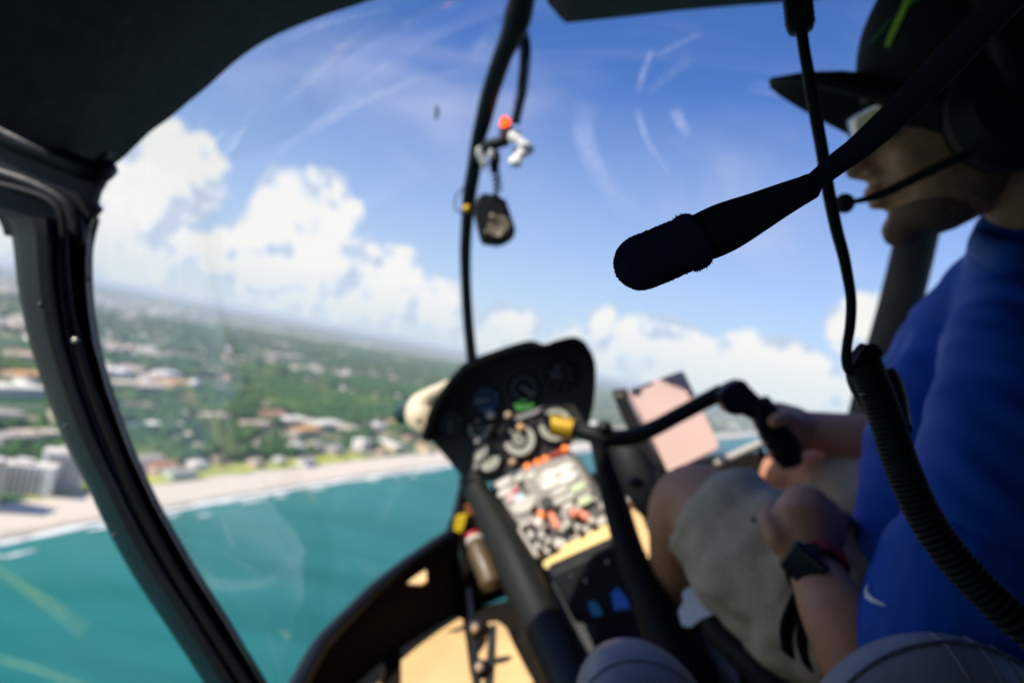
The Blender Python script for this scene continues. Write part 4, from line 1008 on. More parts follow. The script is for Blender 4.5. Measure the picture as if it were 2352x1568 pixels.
# small things on the footwell wall
ext = thing('fire_extinguisher', 'small brown fire extinguisher with a red and white collar beside the pedestal', 'fire extinguisher', P(1110, 1330, 1.36))
obj('cylinder', tuv([(1092, 1244, 20, 1.40), (1100, 1270, 24, 1.38), (1118, 1310, 26, 1.35), (1130, 1345, 26, 1.33)], 3, 18), mat('bronze_bottle', (.10, .065, .03), .45), ext, smooth=True)
obj('collar', tuv([(1084, 1222, 17, 1.415), (1088, 1234, 19, 1.41)], 2, 18), mat('red_plastic', (.42, .02, .02), .4), ext, smooth=True)
obj('collar', tuv([(1089, 1237, 20, 1.408), (1093, 1248, 21, 1.40)], 2, 18), WHITEP, ext, smooth=True)
tg = obj('pull_tag', plate([P(u, v, 1.46) for u, v in ((1046, 1186), (1056, 1180), (1074, 1178), (1066, 1210), (1058, 1222), (1042, 1216))], -AZ * .004), mat('yellow_tag', (.80, .58, .02), .5), bevel=.001)
tag(tg, 'yellow pull tag hanging at the corner of the nose sill', 'tag')
tg = obj('orange_tape', plate([P(u, v, 1.48) for u, v in ((1066, 1160), (1080, 1152), (1092, 1166), (1090, 1180), (1076, 1184), (1068, 1174))], -AZ * .004), mat('orange_brown', (.30, .10, .03), .6), bevel=.001)
tag(tg, 'rusty orange tab just above the yellow pull tag', 'tab')

# ================================================================== CYCLIC
cyc = thing('control_stick', 'black T-bar control stick with a swung grip held by the pilot', 'control stick', P(1500, 1400, 1.05))
obj('stick_post', tuv([(1372, 1000, 20, 1.12), (1384, 1050, 22, 1.12), (1400, 1110, 27, 1.11), (1420, 1180, 31, 1.10), (1444, 1260, 33, 1.08), (1470, 1330, 38, 1.06), (1510, 1420, 46, 1.03), (1560, 1530, 60, 1.0), (1620, 1680, 70, .95)], 4, 16), RUB, cyc, smooth=True)
obj('cross_bar', tuv([(1306, 984, 19, 1.13), (1330, 988, 19, 1.13), (1370, 1000, 21, 1.12), (1410, 1006, 21, 1.115), (1450, 1003, 20, 1.11), (1500, 984, 19, 1.10), (1560, 952, 18.5, 1.10), (1620, 920, 19, 1.10), (1660, 900, 20, 1.10)], 4, 16), RUB, cyc, smooth=True)
obj('end_cap', tuv([(1270, 976, 24, 1.14), (1296, 982, 25, 1.135), (1318, 986, 24, 1.13)], 3, 20), mat('yellow_brass', (.55, .33, .02), .42, metal=.3), cyc, smooth='auto')
obj('cap_face', disc(P(1269, 976, 1.14), (P(1269, 952, 1.14) - P(1269, 976, 1.14)).normalized(), AZ, (P(1240, 970, 1.145) - P(1270, 976, 1.14)).normalized(), .0172, .0172, .002, 20), mat('lit_brass', (.85, .58, .05), .4), cyc)  # brighter brass paints the light falling on the end face
yk = [(1636, 908), (1640, 894), (1662, 878), (1686, 868), (1698, 872), (1706, 884), (1722, 900), (1744, 920), (1758, 940), (1742, 962), (1712, 958), (1692, 948), (1676, 950), (1660, 946), (1648, 932)]
obj('yoke_joint', plate([P(u, v, 1.10) for u, v in yk], -AZ * .035), DPLAS, cyc, bevel=.006)
obj('grip', tuv([(1738, 926, 30, 1.08), (1764, 962, 35, 1.08), (1788, 1004, 38, 1.08), (1808, 1042, 34, 1.08), (1818, 1068, 24, 1.08)], 4, 18), RUB, cyc, smooth=True)
obj('trigger', tube([P(1742, 960, 1.06), P(1748, 985, 1.05), P(1762, 1000, 1.055)], .006, 8, roundcap=True), DPLAS, cyc, smooth=True)
obj('pivot_knob', ell(P(1388, 982, 1.11), AX * .014, AY * .012, AZ * .012), DPLAS, cyc, smooth=True)
for u, v, uu, vv in ((1455, 1100, 1475, 1130), (1492, 1300, 1500, 1330)):
    obj('hose_clip', ell(P(u + 8, v + 8, 1.09), AX * .014, AY * .010, AZ * .01), DPLAS, cyc, smooth=True)
# ================================================================== TABLET
tb = thing('tablet', 'rose gold tablet standing on a black side mount beyond the control bar', 'tablet', P(1540, 1080, 1.27))
q = [P(1440, 897, 1.30), P(1569, 849, 1.30), P(1655, 1027, 1.24), P(1531, 1087, 1.24)]
nt_ = (q[1] - q[0]).cross(q[2] - q[1]).normalized(); nt_ = nt_ if nt_.dot(AZ) < 0 else -nt_
def rq(q, r):
    out = []
    for i in range(4):
        p, a, b = q[i], q[i - 1], q[(i + 1) % 4]
        da, db = (a - p).normalized() * r, (b - p).normalized() * r
        for k in range(5):
            t = k / 4; out.append(p + da * (1 - t) ** 2 + db * t ** 2)
    return out
obj('tablet_back', plate(rq(q, .010), -nt_ * .007), mat('rose_gold', (.72, .50, .45), .5, var=.03, vscale=10), tb, bevel=.0015)
obj('camera_lens', disc(P(1586, 907, 1.27) + nt_ * .0, (q[1] - q[0]).normalized(), (q[2] - q[1]).normalized(), nt_, .0048, .0048, .003, 16), DIALB, tb)
cs_ = [P(1404, 900, 1.31), P(1438, 896, 1.31), P(1480, 985, 1.28), P(1531, 1090, 1.25), P(1516, 1084, 1.25), P(1440, 990, 1.28)]
obj('side_mount', plate([P(u, v, 1.31 - (v - 900) * .0003) for u, v in ((1405, 902), (1436, 897), (1452, 925), (1530, 1090), (1500, 1075), (1466, 1030), (1430, 965))], nt_ * .02 * 1), DPLAS, tb, bevel=.002)
obj('mount_edge', tube([P(1446, 912, 1.275), P(1482, 985, 1.255), P(1528, 1082, 1.23)], .0035, 8), mat('mauve_grey', (.20, .15, .17), .5), tb, smooth=True)
obj('mount_tab', plate([P(u, v, 1.29) for u, v in ((1408, 904), (1428, 899), (1436, 922), (1424, 934))], -AZ * .004), mat('olive_grey', (.26, .22, .15), .6), tb)
obj('mount_arm', tuv([(1430, 1010, 40, 1.34), (1452, 1060, 46, 1.32), (1476, 1120, 40, 1.30), (1500, 1180, 26, 1.3)], 3, 14, flat=.7), DPLAS, tb, smooth=True)
# pedals
for a, b, lb in (((1650, 1062), (1742, 1020), 'steel foot pedal bar right of the tablet'), ((1444, 1150), (1486, 1134), 'short steel foot pedal bar beside the stick post')):
    pd = thing('foot_pedal', lb, 'foot pedal', P(*b, 1.42))
    obj('pedal_bar', tube([P(*a, 1.40), P(*b, 1.42)], .0085, 12, roundcap=True), mat('ivory_metal', (.66, .61, .52), .4, metal=.2), pd, smooth=True)
    obj('pedal_arm', tube([P(*b, 1.43), P(b[0] + 20, b[1] + 60, 1.44), flo(P(b[0] + 40, b[1] + 120, 1.45))], .007, 8), BLK, pd, smooth=True)
# black glareshield right of the tablet
gs = [(1540, 1120), (1560, 1092), (1650, 1040), (1700, 1020), (1760, 1030), (1900, 1040), (2000, 1060), (2000, 1180), (1800, 1160), (1650, 1150)]
obj('nose_liner', plate([P(u, v + 18, 1.52 - abs(u - 1600) * .0004) for u, v in gs], AZ * .02), CARPET, heli, bevel=.004)

# ================================================================== THINGS ON THE BOW
lamp = thing('warning_beacon', 'glowing red orange warning lamp on a bracket of the windscreen bow', 'lamp', P(1160, 320, 1.16))
obj('lamp_body', tuv([(1162, 292, 15, 1.155), (1164, 306, 17, 1.155), (1166, 322, 17, 1.155)], 3, 16), mat('dark_maroon', (.05, .008, .012), .4), lamp, smooth='auto')
obj('lamp_lens', ell(P(1160, 283, 1.15), AX * .0095, AY * .0118, AZ * .0095), mat('red_orange_lens', (.9, .12, .02), .3, emis=(1.0, .10, .005), estr=1.6), lamp, smooth=True)
obj('bracket', tuv([(1168, 322, 12, 1.165), (1140, 330, 14, 1.17), (1112, 342, 14, 1.18), (1096, 372, 10, 1.19)], 3, 12), RUB, lamp, smooth=True)
CLR = mat('clear_plastic', (.93, .93, .90), .12, trans=.0, coat=.5)
sc_ = thing('suction_mount', 'crinkled clear plastic suction mount beside the warning lamp', 'mount', P(1180, 345, 1.17))
random.seed(5)
for k in range(11):
    a = k / 10; u, v = 1180 + 26 * math.sin(a * 3.1) + uni(-5, 5), 312 + 58 * a + uni(-3, 3)
    obj('plastic_fold', ell(P(u, v, 1.14 + uni(-.01, .01)), AX * uni(.008, .013) + AY * uni(-.004, .004), AY * uni(.007, .012), AZ * .006, 10, 6), CLR, sc_, smooth=True)
for u, v in ((1100, 350), (1106, 362), (1112, 374), (1128, 356), (1186, 350)):
    obj('plastic_fold', ell(P(u, v, 1.16), AX * .006, AY * .011, AZ * .004, 10, 6), mat('grey_clear', (.45, .48, .46), .3), sc_, smooth=True)
obj('hanger', tuv([(1136, 350, 12, 1.17), (1136, 372, 13, 1.17), (1134, 392, 8, 1.18)], 3, 12), RUB, sc_, smooth=True)
def helix(cen, R, turns, rw, seg=8, per=14, up=None):
    """coil round a centre line given as (point, radius) samples"""
    pts = [c for c in cen]; T, N = frames(pts, up); n = len(pts); out = []
    tot = int(turns * per)
    for k in range(tot + 1):
        s = k / tot * (n - 1); i = min(n - 2, int(s)); f = s - i
        p = pts[i].lerp(pts[i + 1], f); t = T[i].lerp(T[i + 1], f).normalized(); nn = N[i].lerp(N[i + 1], f).normalized(); b = t.cross(nn)
        a = 2 * math.pi * k / per; r = R if not hasattr(R, '__len__') else R[i] + (R[i + 1] - R[i]) * f
        out.append(p + (nn * math.cos(a) + b * math.sin(a)) * r)
    return tube(out, rw, seg)
c1_ = thing('coiled_cable', 'thin black coiled cable hanging along the windscreen bow above the red lamp', 'cable', P(1190, 180, 1.1))
cc = [P(u, v, d) for u, v, d in smoothpts([(1197, 70, 1.07), (1204, 96, 1.08), (1206, 130, 1.10), (1203, 170, 1.12), (1198, 210, 1.14), (1191, 245, 1.15), (1183, 285, 1.16)], 6)]
obj('cable_coil', helix(cc, .0085, 26, .0018, 6, 12), RUB, c1_, smooth=True)
obj('cable_core', tube(cc, .0050, 8), RUB, c1_, smooth=True)
c2_ = thing('coiled_cable', 'short coiled cord running down to the compass housing', 'cord', P(1140, 410, 1.2))
obj('cable_coil', helix([P(1136, 388, 1.18), P(1142, 415, 1.19), P(1145, 445, 1.19)], .007, 5, .002, 6, 12), RUB, c2_, smooth=True)
cmp_ = thing('compass', 'black magnetic compass with a scratched dial hanging from the windscreen bow', 'compass', P(1135, 500, 1.22))
co = [(1090, 468), (1098, 450), (1112, 440), (1128, 446), (1142, 440), (1150, 454), (1162, 456), (1166, 470), (1178, 506), (1184, 524), (1183, 534), (1172, 546), (1155, 556), (1138, 559), (1118, 556), (1105, 554), (1100, 544), (1094, 520), (1088, 492)]
obj('compass_housing', plate([P(u, v, 1.21) for u, v in co], AZ * .05), RUB, cmp_, bevel=.006)
cN = -AZ
obj('compass_ring', annul(P(1143, 516, 1.21), AX, AY, cN, .021, .026, .004), DPLAS, cmp_, smooth='auto')
obj('compass_dial', disc(P(1143, 516, 1.21), AX, AY, cN, .0215, .026, .002, 24), mat('scratched_brass_dial', (.20, .165, .11), .55, var=.75, vscale=70), cmp_)
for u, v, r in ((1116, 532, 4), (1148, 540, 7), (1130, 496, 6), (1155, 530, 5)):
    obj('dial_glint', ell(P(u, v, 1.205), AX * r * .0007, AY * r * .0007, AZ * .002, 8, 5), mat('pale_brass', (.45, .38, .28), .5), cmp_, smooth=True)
kn = obj('yellow_knob', ell(P(1072, 479, 1.22), AX * .0068, AY * .0068, AZ * .0068), mat('yellow_knob', (.95, .55, .01), .4), smooth=True); tag(kn, 'small yellow knob clipped on the windscreen bow beside the compass', 'knob')
lw = obj('wire_loop', tube([P(*p) for p in smoothpts([(1076, 424, 1.26), (1062, 434, 1.26), (1050, 448, 1.26), (1045, 464, 1.26), (1046, 478, 1.26), (1054, 486, 1.26), (1068, 492, 1.26)], 4)], .0015, 6), RUB, smooth=True); tag(lw, 'thin wire loop bulging left of the windscreen bow', 'wire')
ys = obj('yaw_string', tube([P(1003, 245, 1.28), P(1004, 258, 1.28), P(1002, 271, 1.28)], [.0028, .0040, .0030], 8, roundcap=True), mat('grey_yarn', (.05, .06, .12), .9), smooth=True); tag(ys, 'short dark yaw string stuck on the left windscreen', 'yarn')

# ================================================================== FOREGROUND MICROPHONE
mic = thing('microphone', 'large black foam tipped headset microphone in sharp focus in front of the pilot', 'microphone', P(1640, 530, .275))
MICM = mat('mic_plastic', (0.022, 0.026, 0.045), 0.85, spec=.12); FOAM = mat('mic_foam', (0.030, 0.038, 0.085), 1.0, spec=.1)
def noisy(st, k, seg, amp, sc, flat=.9, roundcap=False):
    v, f = tuv(st, k, seg, flat=flat, roundcap=roundcap)
    c = sum(v, V((0, 0, 0))) / len(v)
    out = []
    for p in v:
        q = p * sc
        dn = (p - c).normalized()
        out.append(p + V((noise.noise(q), noise.noise(q + V((9, 3, 1))), noise.noise(q + V((2, 7, 5))))) * amp)
    return out, f
foamst = [(1474 - 60 * math.cos(a), 603 + 18.5 * math.cos(a), 63 * math.sin(a), .275) for a in [math.radians(x) for x in (4, 12, 22, 33, 45, 58, 72, 86)]] + [(1497, 594, 63.5, .275), (1530, 580, 63.5, .274), (1562, 566, 62.5, .273), (1590, 554, 60, .272)]
obj('foam_windscreen', noisy(foamst, 12, 120, .00045, 1500), FOAM, mic, smooth=True)
ringst = [(1566, 566, 58, .273), (1572, 563, 64, .273), (1582, 559, 66.5, .2725), (1596, 552, 66, .272), (1606, 547, 60, .272)]
rg = obj('foam_collar', noisy(ringst, 8, 160, .0006, 2600), FOAM, mic, smooth=True)
# loose fibres at the cut edge of the foam
random.seed(11); fb = MB()
ctr = [P(u, v, d) for u, v, h, d in smoothpts(ringst, 3)]
Tt, Nn = frames(ctr)
for k in range(900):
    i = random.randrange(len(ctr)); a = uni(0, 2 * math.pi); hh = smoothpts(ringst, 3)[i][2] * .272 / F
    b = Tt[i].cross(Nn[i]); d = b * math.cos(a) + Nn[i] * math.sin(a) * .9
    p = ctr[i] + d * hh * .97; e = p + d * uni(.0004, .0013) + V((uni(-1, 1), uni(-1, 1), uni(-1, 1))) * .0006
    fb.add(tube([p, e], [.00009, .00004], 3, caps=False))
fsamp = smoothpts(foamst, 3); fc = [P(u, v, d) for u, v, h, d in fsamp]; Tt, Nn = frames(fc)
for k in range(2600):
    i = random.randrange(len(fc)); a = uni(0, 2 * math.pi); hh = fsamp[i][2] * .274 / F
    b = Tt[i].cross(Nn[i]); d = b * math.cos(a) + Nn[i] * math.sin(a) * .9
    p = fc[i] + d * hh * .98; e = p + (d + Tt[i] * uni(-.8, .8)) * uni(.0003, .0007)
    fb.add(tube([p, e], [.00016, .0001], 3, caps=False))
x = obj('foam_fibre', fb, FOAM, mic, fix=False); x['kind'] = 'stuff'
obj('mic_housing', tuv([(1590, 551, 52, .272), (1600, 548, 53.5, .272), (1625, 540, 57, .272), (1650, 529, 57.5, .271), (1672, 519, 56.5, .271), (1700, 506, 53, .27), (1740, 487, 46.5, .269), (1784, 465, 40, .268), (1820, 448, 35, .267), (1846, 436, 31.5, .266), (1858, 430, 30.5, .266), (1866, 426, 29, .266), (1870, 424, 24, .266), (1871, 423, 14, .266)], 4, 48, flat=.8), MICM, mic, smooth=True)
obj('mic_boom', tuv([(1855, 431, 22, .266), (1885, 406, 23.5, .265), (1925, 374, 26.5, .262), (1966, 344, 28.5, .258), (2010, 306, 31.5, .254), (2050, 269, 33, .250), (2095, 225, 34.5, .245), (2140, 180, 36, .240), (2200, 116, 38, .232), (2290, 24, 36, .222), (2420, -110, 40, .21), (2600, -280, 44, .20)], 5, 24, flat=.8), MICM, mic, smooth=True)
# ================================================================== HEADSET CORD, COILED CORD
cord = thing('audio_cable', 'slim black headset cord hanging from an inline plug at the top right', 'cord', P(1900, 400, .42))
obj('cord_wire', tuv([(1838, 40, 13, .42), (1842, 76, 13, .42), (1848, 120, 13, .42), (1856, 165, 13.5, .42), (1866, 225, 14, .42), (1877, 285, 14, .42), (1888, 345, 14, .42), (1898, 410, 14, .42), (1908, 465, 14, .42), (1922, 530, 13.5, .42), (1937, 585, 13, .42), (1948, 640, 12, .42), (1955, 690, 11.5, .42), (1953, 745, 11.5, .42), (1946, 790, 11, .42), (1944, 825, 11.5, .42), (1950, 848, 12, .42), (1962, 852, 12, .42), (1974, 836, 13, .42), (1986, 814, 14, .42), (2004, 802, 14, .42), (2018, 815, 13, .42)], 5, 14), RUB, cord, smooth=True)
pl = obj('inline_plug', tuv([(1828, -120, 31, .42), (1830, -40, 31, .42), (1834, 10, 31.5, .42), (1837, 50, 31, .42), (1838, 68, 30, .42), (1839, 76, 24, .42)], 3, 20, flat=.8), DPLAS, cord, smooth='auto')
for k in range(7):
    obj('plug_rib', annul(P(1829 + k * 1.4, -30 + k * 14, .42), AX, AZ, AY, .0070, .0088, .0016, seg=20), DPLAS, pl, smooth='auto')
coil = thing('coiled_cable', 'thick black coiled headset cord running down over the pilots blue shirt', 'cord', P(2060, 1000, .42))
cs2 = smoothpts([(1986, 838, .42), (2004, 880, .42), (2026, 935, .42), (2048, 1000, .418), (2068, 1060, .415), (2088, 1110, .412), (2118, 1175, .41), (2162, 1245, .405), (2220, 1315, .40), (2290, 1385, .395), (2400, 1480, .39), (2560, 1600, .385)], 7)
cc = [P(*p) for p in cs2]
obj('cord_coil', helix(cc, .0082, 58, .0022, 8, 14), RUB, coil, smooth=True)
obj('cord_core', tube(cc, .0052, 12), RUB, coil, smooth=True)
obj('cord_boot', tuv([(2000, 800, 26, .43), (1985, 830, 34, .43), (1982, 862, 36, .43), (1996, 900, 34, .43), (2010, 935, 26, .43)], 4, 16), RUB, coil, smooth=True)
obj('strain_relief', tuv([(2030, 850, 20, .44), (2040, 880, 30, .44), (2052, 930, 32, .44), (2062, 990, 30, .43)], 4, 16), DPLAS, coil, smooth=True)
obj('boot_glint', ell(P(1981, 905, .405), AX * .0016, AY * .001, AZ * .001, 8, 5), STEEL, coil, smooth=True)

# ================================================================== PILOT
SKIN = mat('skin', (0.60, 0.27, 0.145), 0.55, var=.10, vscale=30, bump=.0004, bscale=220, sss=.15)
SHIRT = mat('blue_sport_shirt', (0.001, 0.072, 0.45), 0.6, spec=.2, bump=.0004, bscale=900)
SHORTS = mat('khaki_cotton', (0.56, 0.45, 0.31), 0.95, var=.12, spec=.1, vscale=200, bump=.0006, bscale=900)
CAPM = mat('dark_green_black_cap', (0.008, 0.016, 0.014), 0.8, bump=.0005, bscale=800)
HAIR = mat('dark_hair', (0.012, 0.009, 0.007), 0.7)
pilot = thing('person', 'pilot in a blue sport shirt, khaki shorts, dark cap and watch holding the control grip', 'person', P(2250, 1560, .8))
HC = P(2226, 312, .70)
hx = (AX * -.915 + AY * -.19 + AZ * .34).normalized()
hz_ = (AX * -.19 + AY * .975); hz_ = (hz_ - hx * hz_.dot(hx)).normalized(); hy = hz_.cross(hx).normalized()
def H(x, y, z): return HC + hx * x + hy * y + hz_ * z
body = MB()
def hell(x, y, z, a, b, c, nu=20, nv=12): body.add(ell(H(x, y, z), hx * a, hy * b, hz_ * c, nu, nv))
hell(-.012, 0, .045, .098, .076, .092); hell(.035, 0, .0, .054, .060, .082); hell(.032, 0, -.052, .053, .054, .036); hell(.076, 0, -.078, .020, .024, .018)
hell(.062, 0, -.036, .034, .036, .03); hell(.078, 0, .045, .016, .046, .012)
for s in (-1, 1):
    hell(.002, s * .077, -.002, .018, .009, .032, 12, 8); hell(.055, s * .036, -.012, .026, .02, .026, 12, 8); hell(.094, s * .012, -.014, .010, .008, .007, 10, 6)
body.add(tube([H(.078, 0, .045), H(.090, 0, .022), H(.104, 0, .002), H(.109, 0, -.006)], [.008, .009, .011, .010], 10, roundcap=True))
hell(.099, 0, -.012, .012, .012, .008, 10, 6)
hell(.095, 0, -.032, .011, .024, .0065, 12, 6); hell(.093, 0, -.046, .011, .021, .0065, 12, 6)
NB_ = P(2405, 640, .735)
body.add(tube([H(-.03, 0, -.02), H(-.055, 0, -.065), NB_, P(2410, 720, .76)], [.056, .052, .056, .066], 18))
def limb(st, seg=18, k=4): body.add(tube([P(a, b, c) for a, b, c, r in smoothpts(st, k)], [r for a, b, c, r in smoothpts(st, k)], seg, roundcap=True))
# trunk
limb([(2370, 760, .80, .085), (2320, 900, .82, .110), (2290, 1050, .83, .110), (2250, 1250, .83, .112), (2260, 1450, .84, .12), (2250, 1600, .85, .13)])
# near (left) arm
LS = (2330, 800, .62)
limb([(2330, 800, .68, .055), (2290, 980, .62, .050), (2240, 1250, .575, .046), (2150, 1500, .57, .042), (2105, 1600, .565, .041), (2050, 1625, .57, .041), (1990, 1530, .59, .037), (1925, 1415, .62, .032), (1884, 1335, .66, .0265), (1864, 1290, .68, .0245)])
# near hand: palm and fingers closed over the thigh
def pathr(pts, r0, r1): body.add(tube([P(*p) for p in pts], [r0 + (r1 - r0) * i / (len(pts) - 1) for i in range(len(pts))], 10, roundcap=True))
body.add(tube([P(1866, 1296, .68), P(1850, 1250, .70), P(1845, 1205, .715), P(1850, 1172, .73)], [.0245, .031, .034, .028], 16, roundcap=True))
body.add(ell(P(1880, 1215, .72), AX * .030, AY * .032, AZ * .020)); body.add(ell(P(1825, 1230, .705), AX * .020, AY * .030, AZ * .018))
for i, (u, v, du) in enumerate(((1824, 1162, -14), (1858, 1158, 4), (1892, 1172, 16), (1920, 1194, 24))):
    pathr([(u, v, .725), (u + du * .5 + 4, v - 16 + i * 3, .75), (u + du + 12, v - 4 + i * 4, .775), (u + du + 16, v + 20, .785), (u + du + 12, v + 38, .78)], .0105 - .0006 * i, .0078 - .0005 * i)
pathr([(1812, 1262, .69), (1786, 1240, .695), (1768, 1210, .71), (1762, 1184, .73), (1768, 1166, .745)], .0135, .0088)
# far (right) arm to the grip
limb([(2250, 790, .98, .055), (2180, 900, 1.03, .05), (2100, 1010, 1.06, .046), (2050, 1032, 1.07, .044), (1990, 1010, 1.08, .040), (1920, 998, 1.09, .036), (1862, 986, 1.10, .030), (1842, 984, 1.10, .028)])
body.add(tube([P(1850, 985, 1.10), P(1826, 978, 1.095), P(1806, 975, 1.09)], [.027, .032, .030], 14, roundcap=True))
for i, (v, l) in enumerate(((942, 1.0), (968, 1.05), (994, 1.0), (1018, .9))):
    a = .0125 - i * .0006; o_ = i * 12
    pathr([(1822 + o_ * .7, v + 6, 1.10), (1790 + o_, v - 4, 1.125), (1754 + o_, v - 2, 1.128), (1738 + o_, v + 10, 1.105), (1738 + o_, v + 20, 1.075)], a, a - .003)
pathr([(1826, 966, 1.075), (1808, 958, 1.05), (1790, 962, 1.042), (1778, 968, 1.042)], .0145, .0105)
# legs
limb([(2200, 1560, .76, .085), (2060, 1500, .76, .084), (1930, 1420, .79, .082), (1790, 1310, .85, .078), (1690, 1225, .91, .068), (1625, 1170, .96, .058), (1592, 1150, .985, .054), (1570, 1180, 1.0, .052), (1562, 1260, 1.05, .047), (1556, 1360, 1.10, .045), (1560, 1450, 1.16, .036), (1562, 1520, 1.22, .030)])
limb([(2260, 1400, .98, .088), (2130, 1260, 1.02, .084), (2020, 1180, 1.06, .078), (1930, 1130, 1.11, .068), (1860, 1095, 1.16, .058), (1826, 1088, 1.18, .055), (1812, 1130, 1.20, .052), (1806, 1230, 1.26, .046), (1800, 1360, 1.34, .036)])
# feet in shoes are separate; ankles end inside them
obj('body', body, SKIN, pilot, remesh=.0034)
folds = lambda f1, f2, a: (lambda p: a * (noise.noise(p * f1) + .5 * noise.noise(p * f2)))
# shirt
sh = MB()
def slimb(mb, st, k=4, seg=22, rc=True): s = smoothpts(st, k); mb.add(tube([P(a, b, c) for a, b, c, r in s], [r for a, b, c, r in s], seg, roundcap=rc))
slimb(sh, [(2400, 640, .76, .070), (2370, 740, .78, .100), (2320, 900, .81, .128), (2290, 1050, .82, .128), (2290, 1250, .82, .124), (2275, 1450, .83, .130), (2265, 1620, .84, .138)])
slimb(sh, [(2390, 700, .76, .07), (2370, 800, .69, .078), (2340, 960, .63, .074), (2290, 1200, .59, .073), (2230, 1400, .575, .074), (2205, 1470, .57, .076)])
slimb(sh, [(2385, 560, .71, .062), (2388, 640, .73, .076), (2385, 700, .75, .085), (2380, 770, .77, .095)])
slimb(sh, [(2200, 770, .92, .065), (2170, 840, .97, .066), (2140, 900, 1.0, .066), (2110, 950, 1.03, .062)])
slimb(sh, [(2330, 600, .76, .045), (2270, 690, .79, .055), (2200, 800, .84, .065), (2150, 880, .88, .068)])
slimb(sh, [(2200, 820, .80, .055), (2160, 920, .79, .066), (2140, 1030, .78, .070), (2128, 1150, .775, .072), (2118, 1280, .76, .072)])
Tf = (P(2140, 1500, .6) - P(2330, 800, .6)).normalized()
def shirtfold(p):
    q = p - P(2200, 900, .8)
    a = q.dot(Tf); b = q.dot(AX * .75 + AY * .66)
    return .0045 * noise.noise(V((a * 4, b * 40, q.dot(AZ) * 9))) + .0028 * noise.noise(V((a * 14, b * 50, q.dot(AZ) * 18)))
obj('shirt', sh, SHIRT, pilot, remesh=.005, disp=shirtfold, smit=30)
slv = MB(); slimb(slv, [(2240, 1340, .578, .076), (2212, 1450, .570, .079), (2198, 1505, .566, .081)])
obj('sleeve_hem', slv, SHIRT, pilot, remesh=.004, disp=folds(25, 60, .002))
obj('collar', tube([P(*p) for p in smoothpts([(2244, 556, .72), (2270, 575, .69), (2320, 590, .66), (2400, 590, .65)], 4)], .016, 12, flat=.45, roundcap=True), SHIRT, pilot, smooth=True)
# shorts
so_ = MB()
slimb(so_, [(2230, 1570, .76, .105), (2060, 1500, .765, .100), (1930, 1420, .79, .097), (1800, 1318, .845, .092), (1710, 1245, .90, .085), (1660, 1205, .935, .077), (1640, 1190, .95, .073), (1632, 1183, .955, .070)], rc=False)
slimb(so_, [(2280, 1420, .98, .105), (2130, 1265, 1.02, .098), (2030, 1190, 1.06, .092), (1950, 1145, 1.10, .084), (1912, 1124, 1.125, .078)], rc=False)
slimb(so_, [(2300, 1500, .86, .14), (2220, 1500, .87, .13), (2140, 1450, .88, .11)])
def shortsfold(p):
    q = p - P(1800, 1300, .85); a = q.dot(AX * .74 - AY * .6); b = q.dot(AX * .6 + AY * .74)
    return .0110 * noise.noise(V((a * 30, b * 11, q.dot(AZ) * 16))) + .006 * abs(noise.noise(V((a * 18 + b * 22, b * 9, 4)))) + .004 * noise.noise(V((a * 55, b * 20, q.dot(AZ) * 30)))
obj('shorts', so_, SHORTS, pilot, remesh=.004, disp=shortsfold)
obj('pocket_seam', tube([P(*p) for p in smoothpts([(1728, 1190, .815), (1760, 1225, .795), (1800, 1262, .775), (1840, 1290, .765)], 4)], .0028, 8), mat('dark_khaki', (.05, .045, .035), .9), pilot, smooth=True)
for u, v, d in ((1568, 1560, 1.24), (1806, 1420, 1.38)):
    obj('shoe', [ell(P(u, v, d) + AZ * .05, AX * .048, AY * .036, AZ * .12)], DPLAS, pilot, smooth=True)
# beard shadow and hair
hr_ = MB(); hr_.add(ell(H(-.035, 0, .035), hx * .082, hy * .083, hz_ * .085)); hr_.add(ell(H(-.05, 0, -.01), hx * .055, hy * .07, hz_ * .05))
for s in (-1, 1): hr_.add(ell(H(.008, s * .066, .01), hx * .022, hy * .016, hz_ * .04))
obj('hair', hr_, HAIR, pilot, remesh=.004, disp=folds(90, 200, .0016))
bd = MB(); bd.add(ell(H(.045, 0, -.066), hx * .043, hy * .054, hz_ * .026)); bd.add(ell(H(.010, 0, -.042), hx * .035, hy * .066, hz_ * .036)); bd.add(ell(H(.076, 0, -.080), hx * .020, hy * .028, hz_ * .018))
obj('beard', bd, mat('stubble_skin', (.21, .105, .062), .85, var=.3, vscale=300, bump=.0006, bscale=1200), pilot, remesh=.003, disp=folds(200, 400, .0008))
for s in (-1, 1):
    obj('eye', ell(H(.078, s * .030, .026), hx * .012, hy * .012, hz_ * .012, 12, 8), mat('eye_white', (.6, .58, .55), .2), pilot, smooth=True)
# cap
cp = MB(); v_, f_ = ell(H(-.004, 0, .070), hx * .094, hy * .088, hz_ * .122, 28, 16); cp.add((v_, f_))
cpo = obj('cap', cp, CAPM, pilot, remesh=.004, disp=folds(12, 40, .0015))
rw = []
for k in range(13):
    t = -1 + 2 * k / 12; y = t * .080
    x0 = .080 - .05 * t * t; x1 = .174 - .080 * t * t; zc = .086 - .066 * t * t
    rw.append([H(x0 + (x1 - x0) * q, y, zc + .026 * q + .006 * math.sin(q * 3)) for q in (0, .33, .66, 1)])
obj('cap_brim', grid(rw), CAPM, pilot, smooth=True, solid=.005)
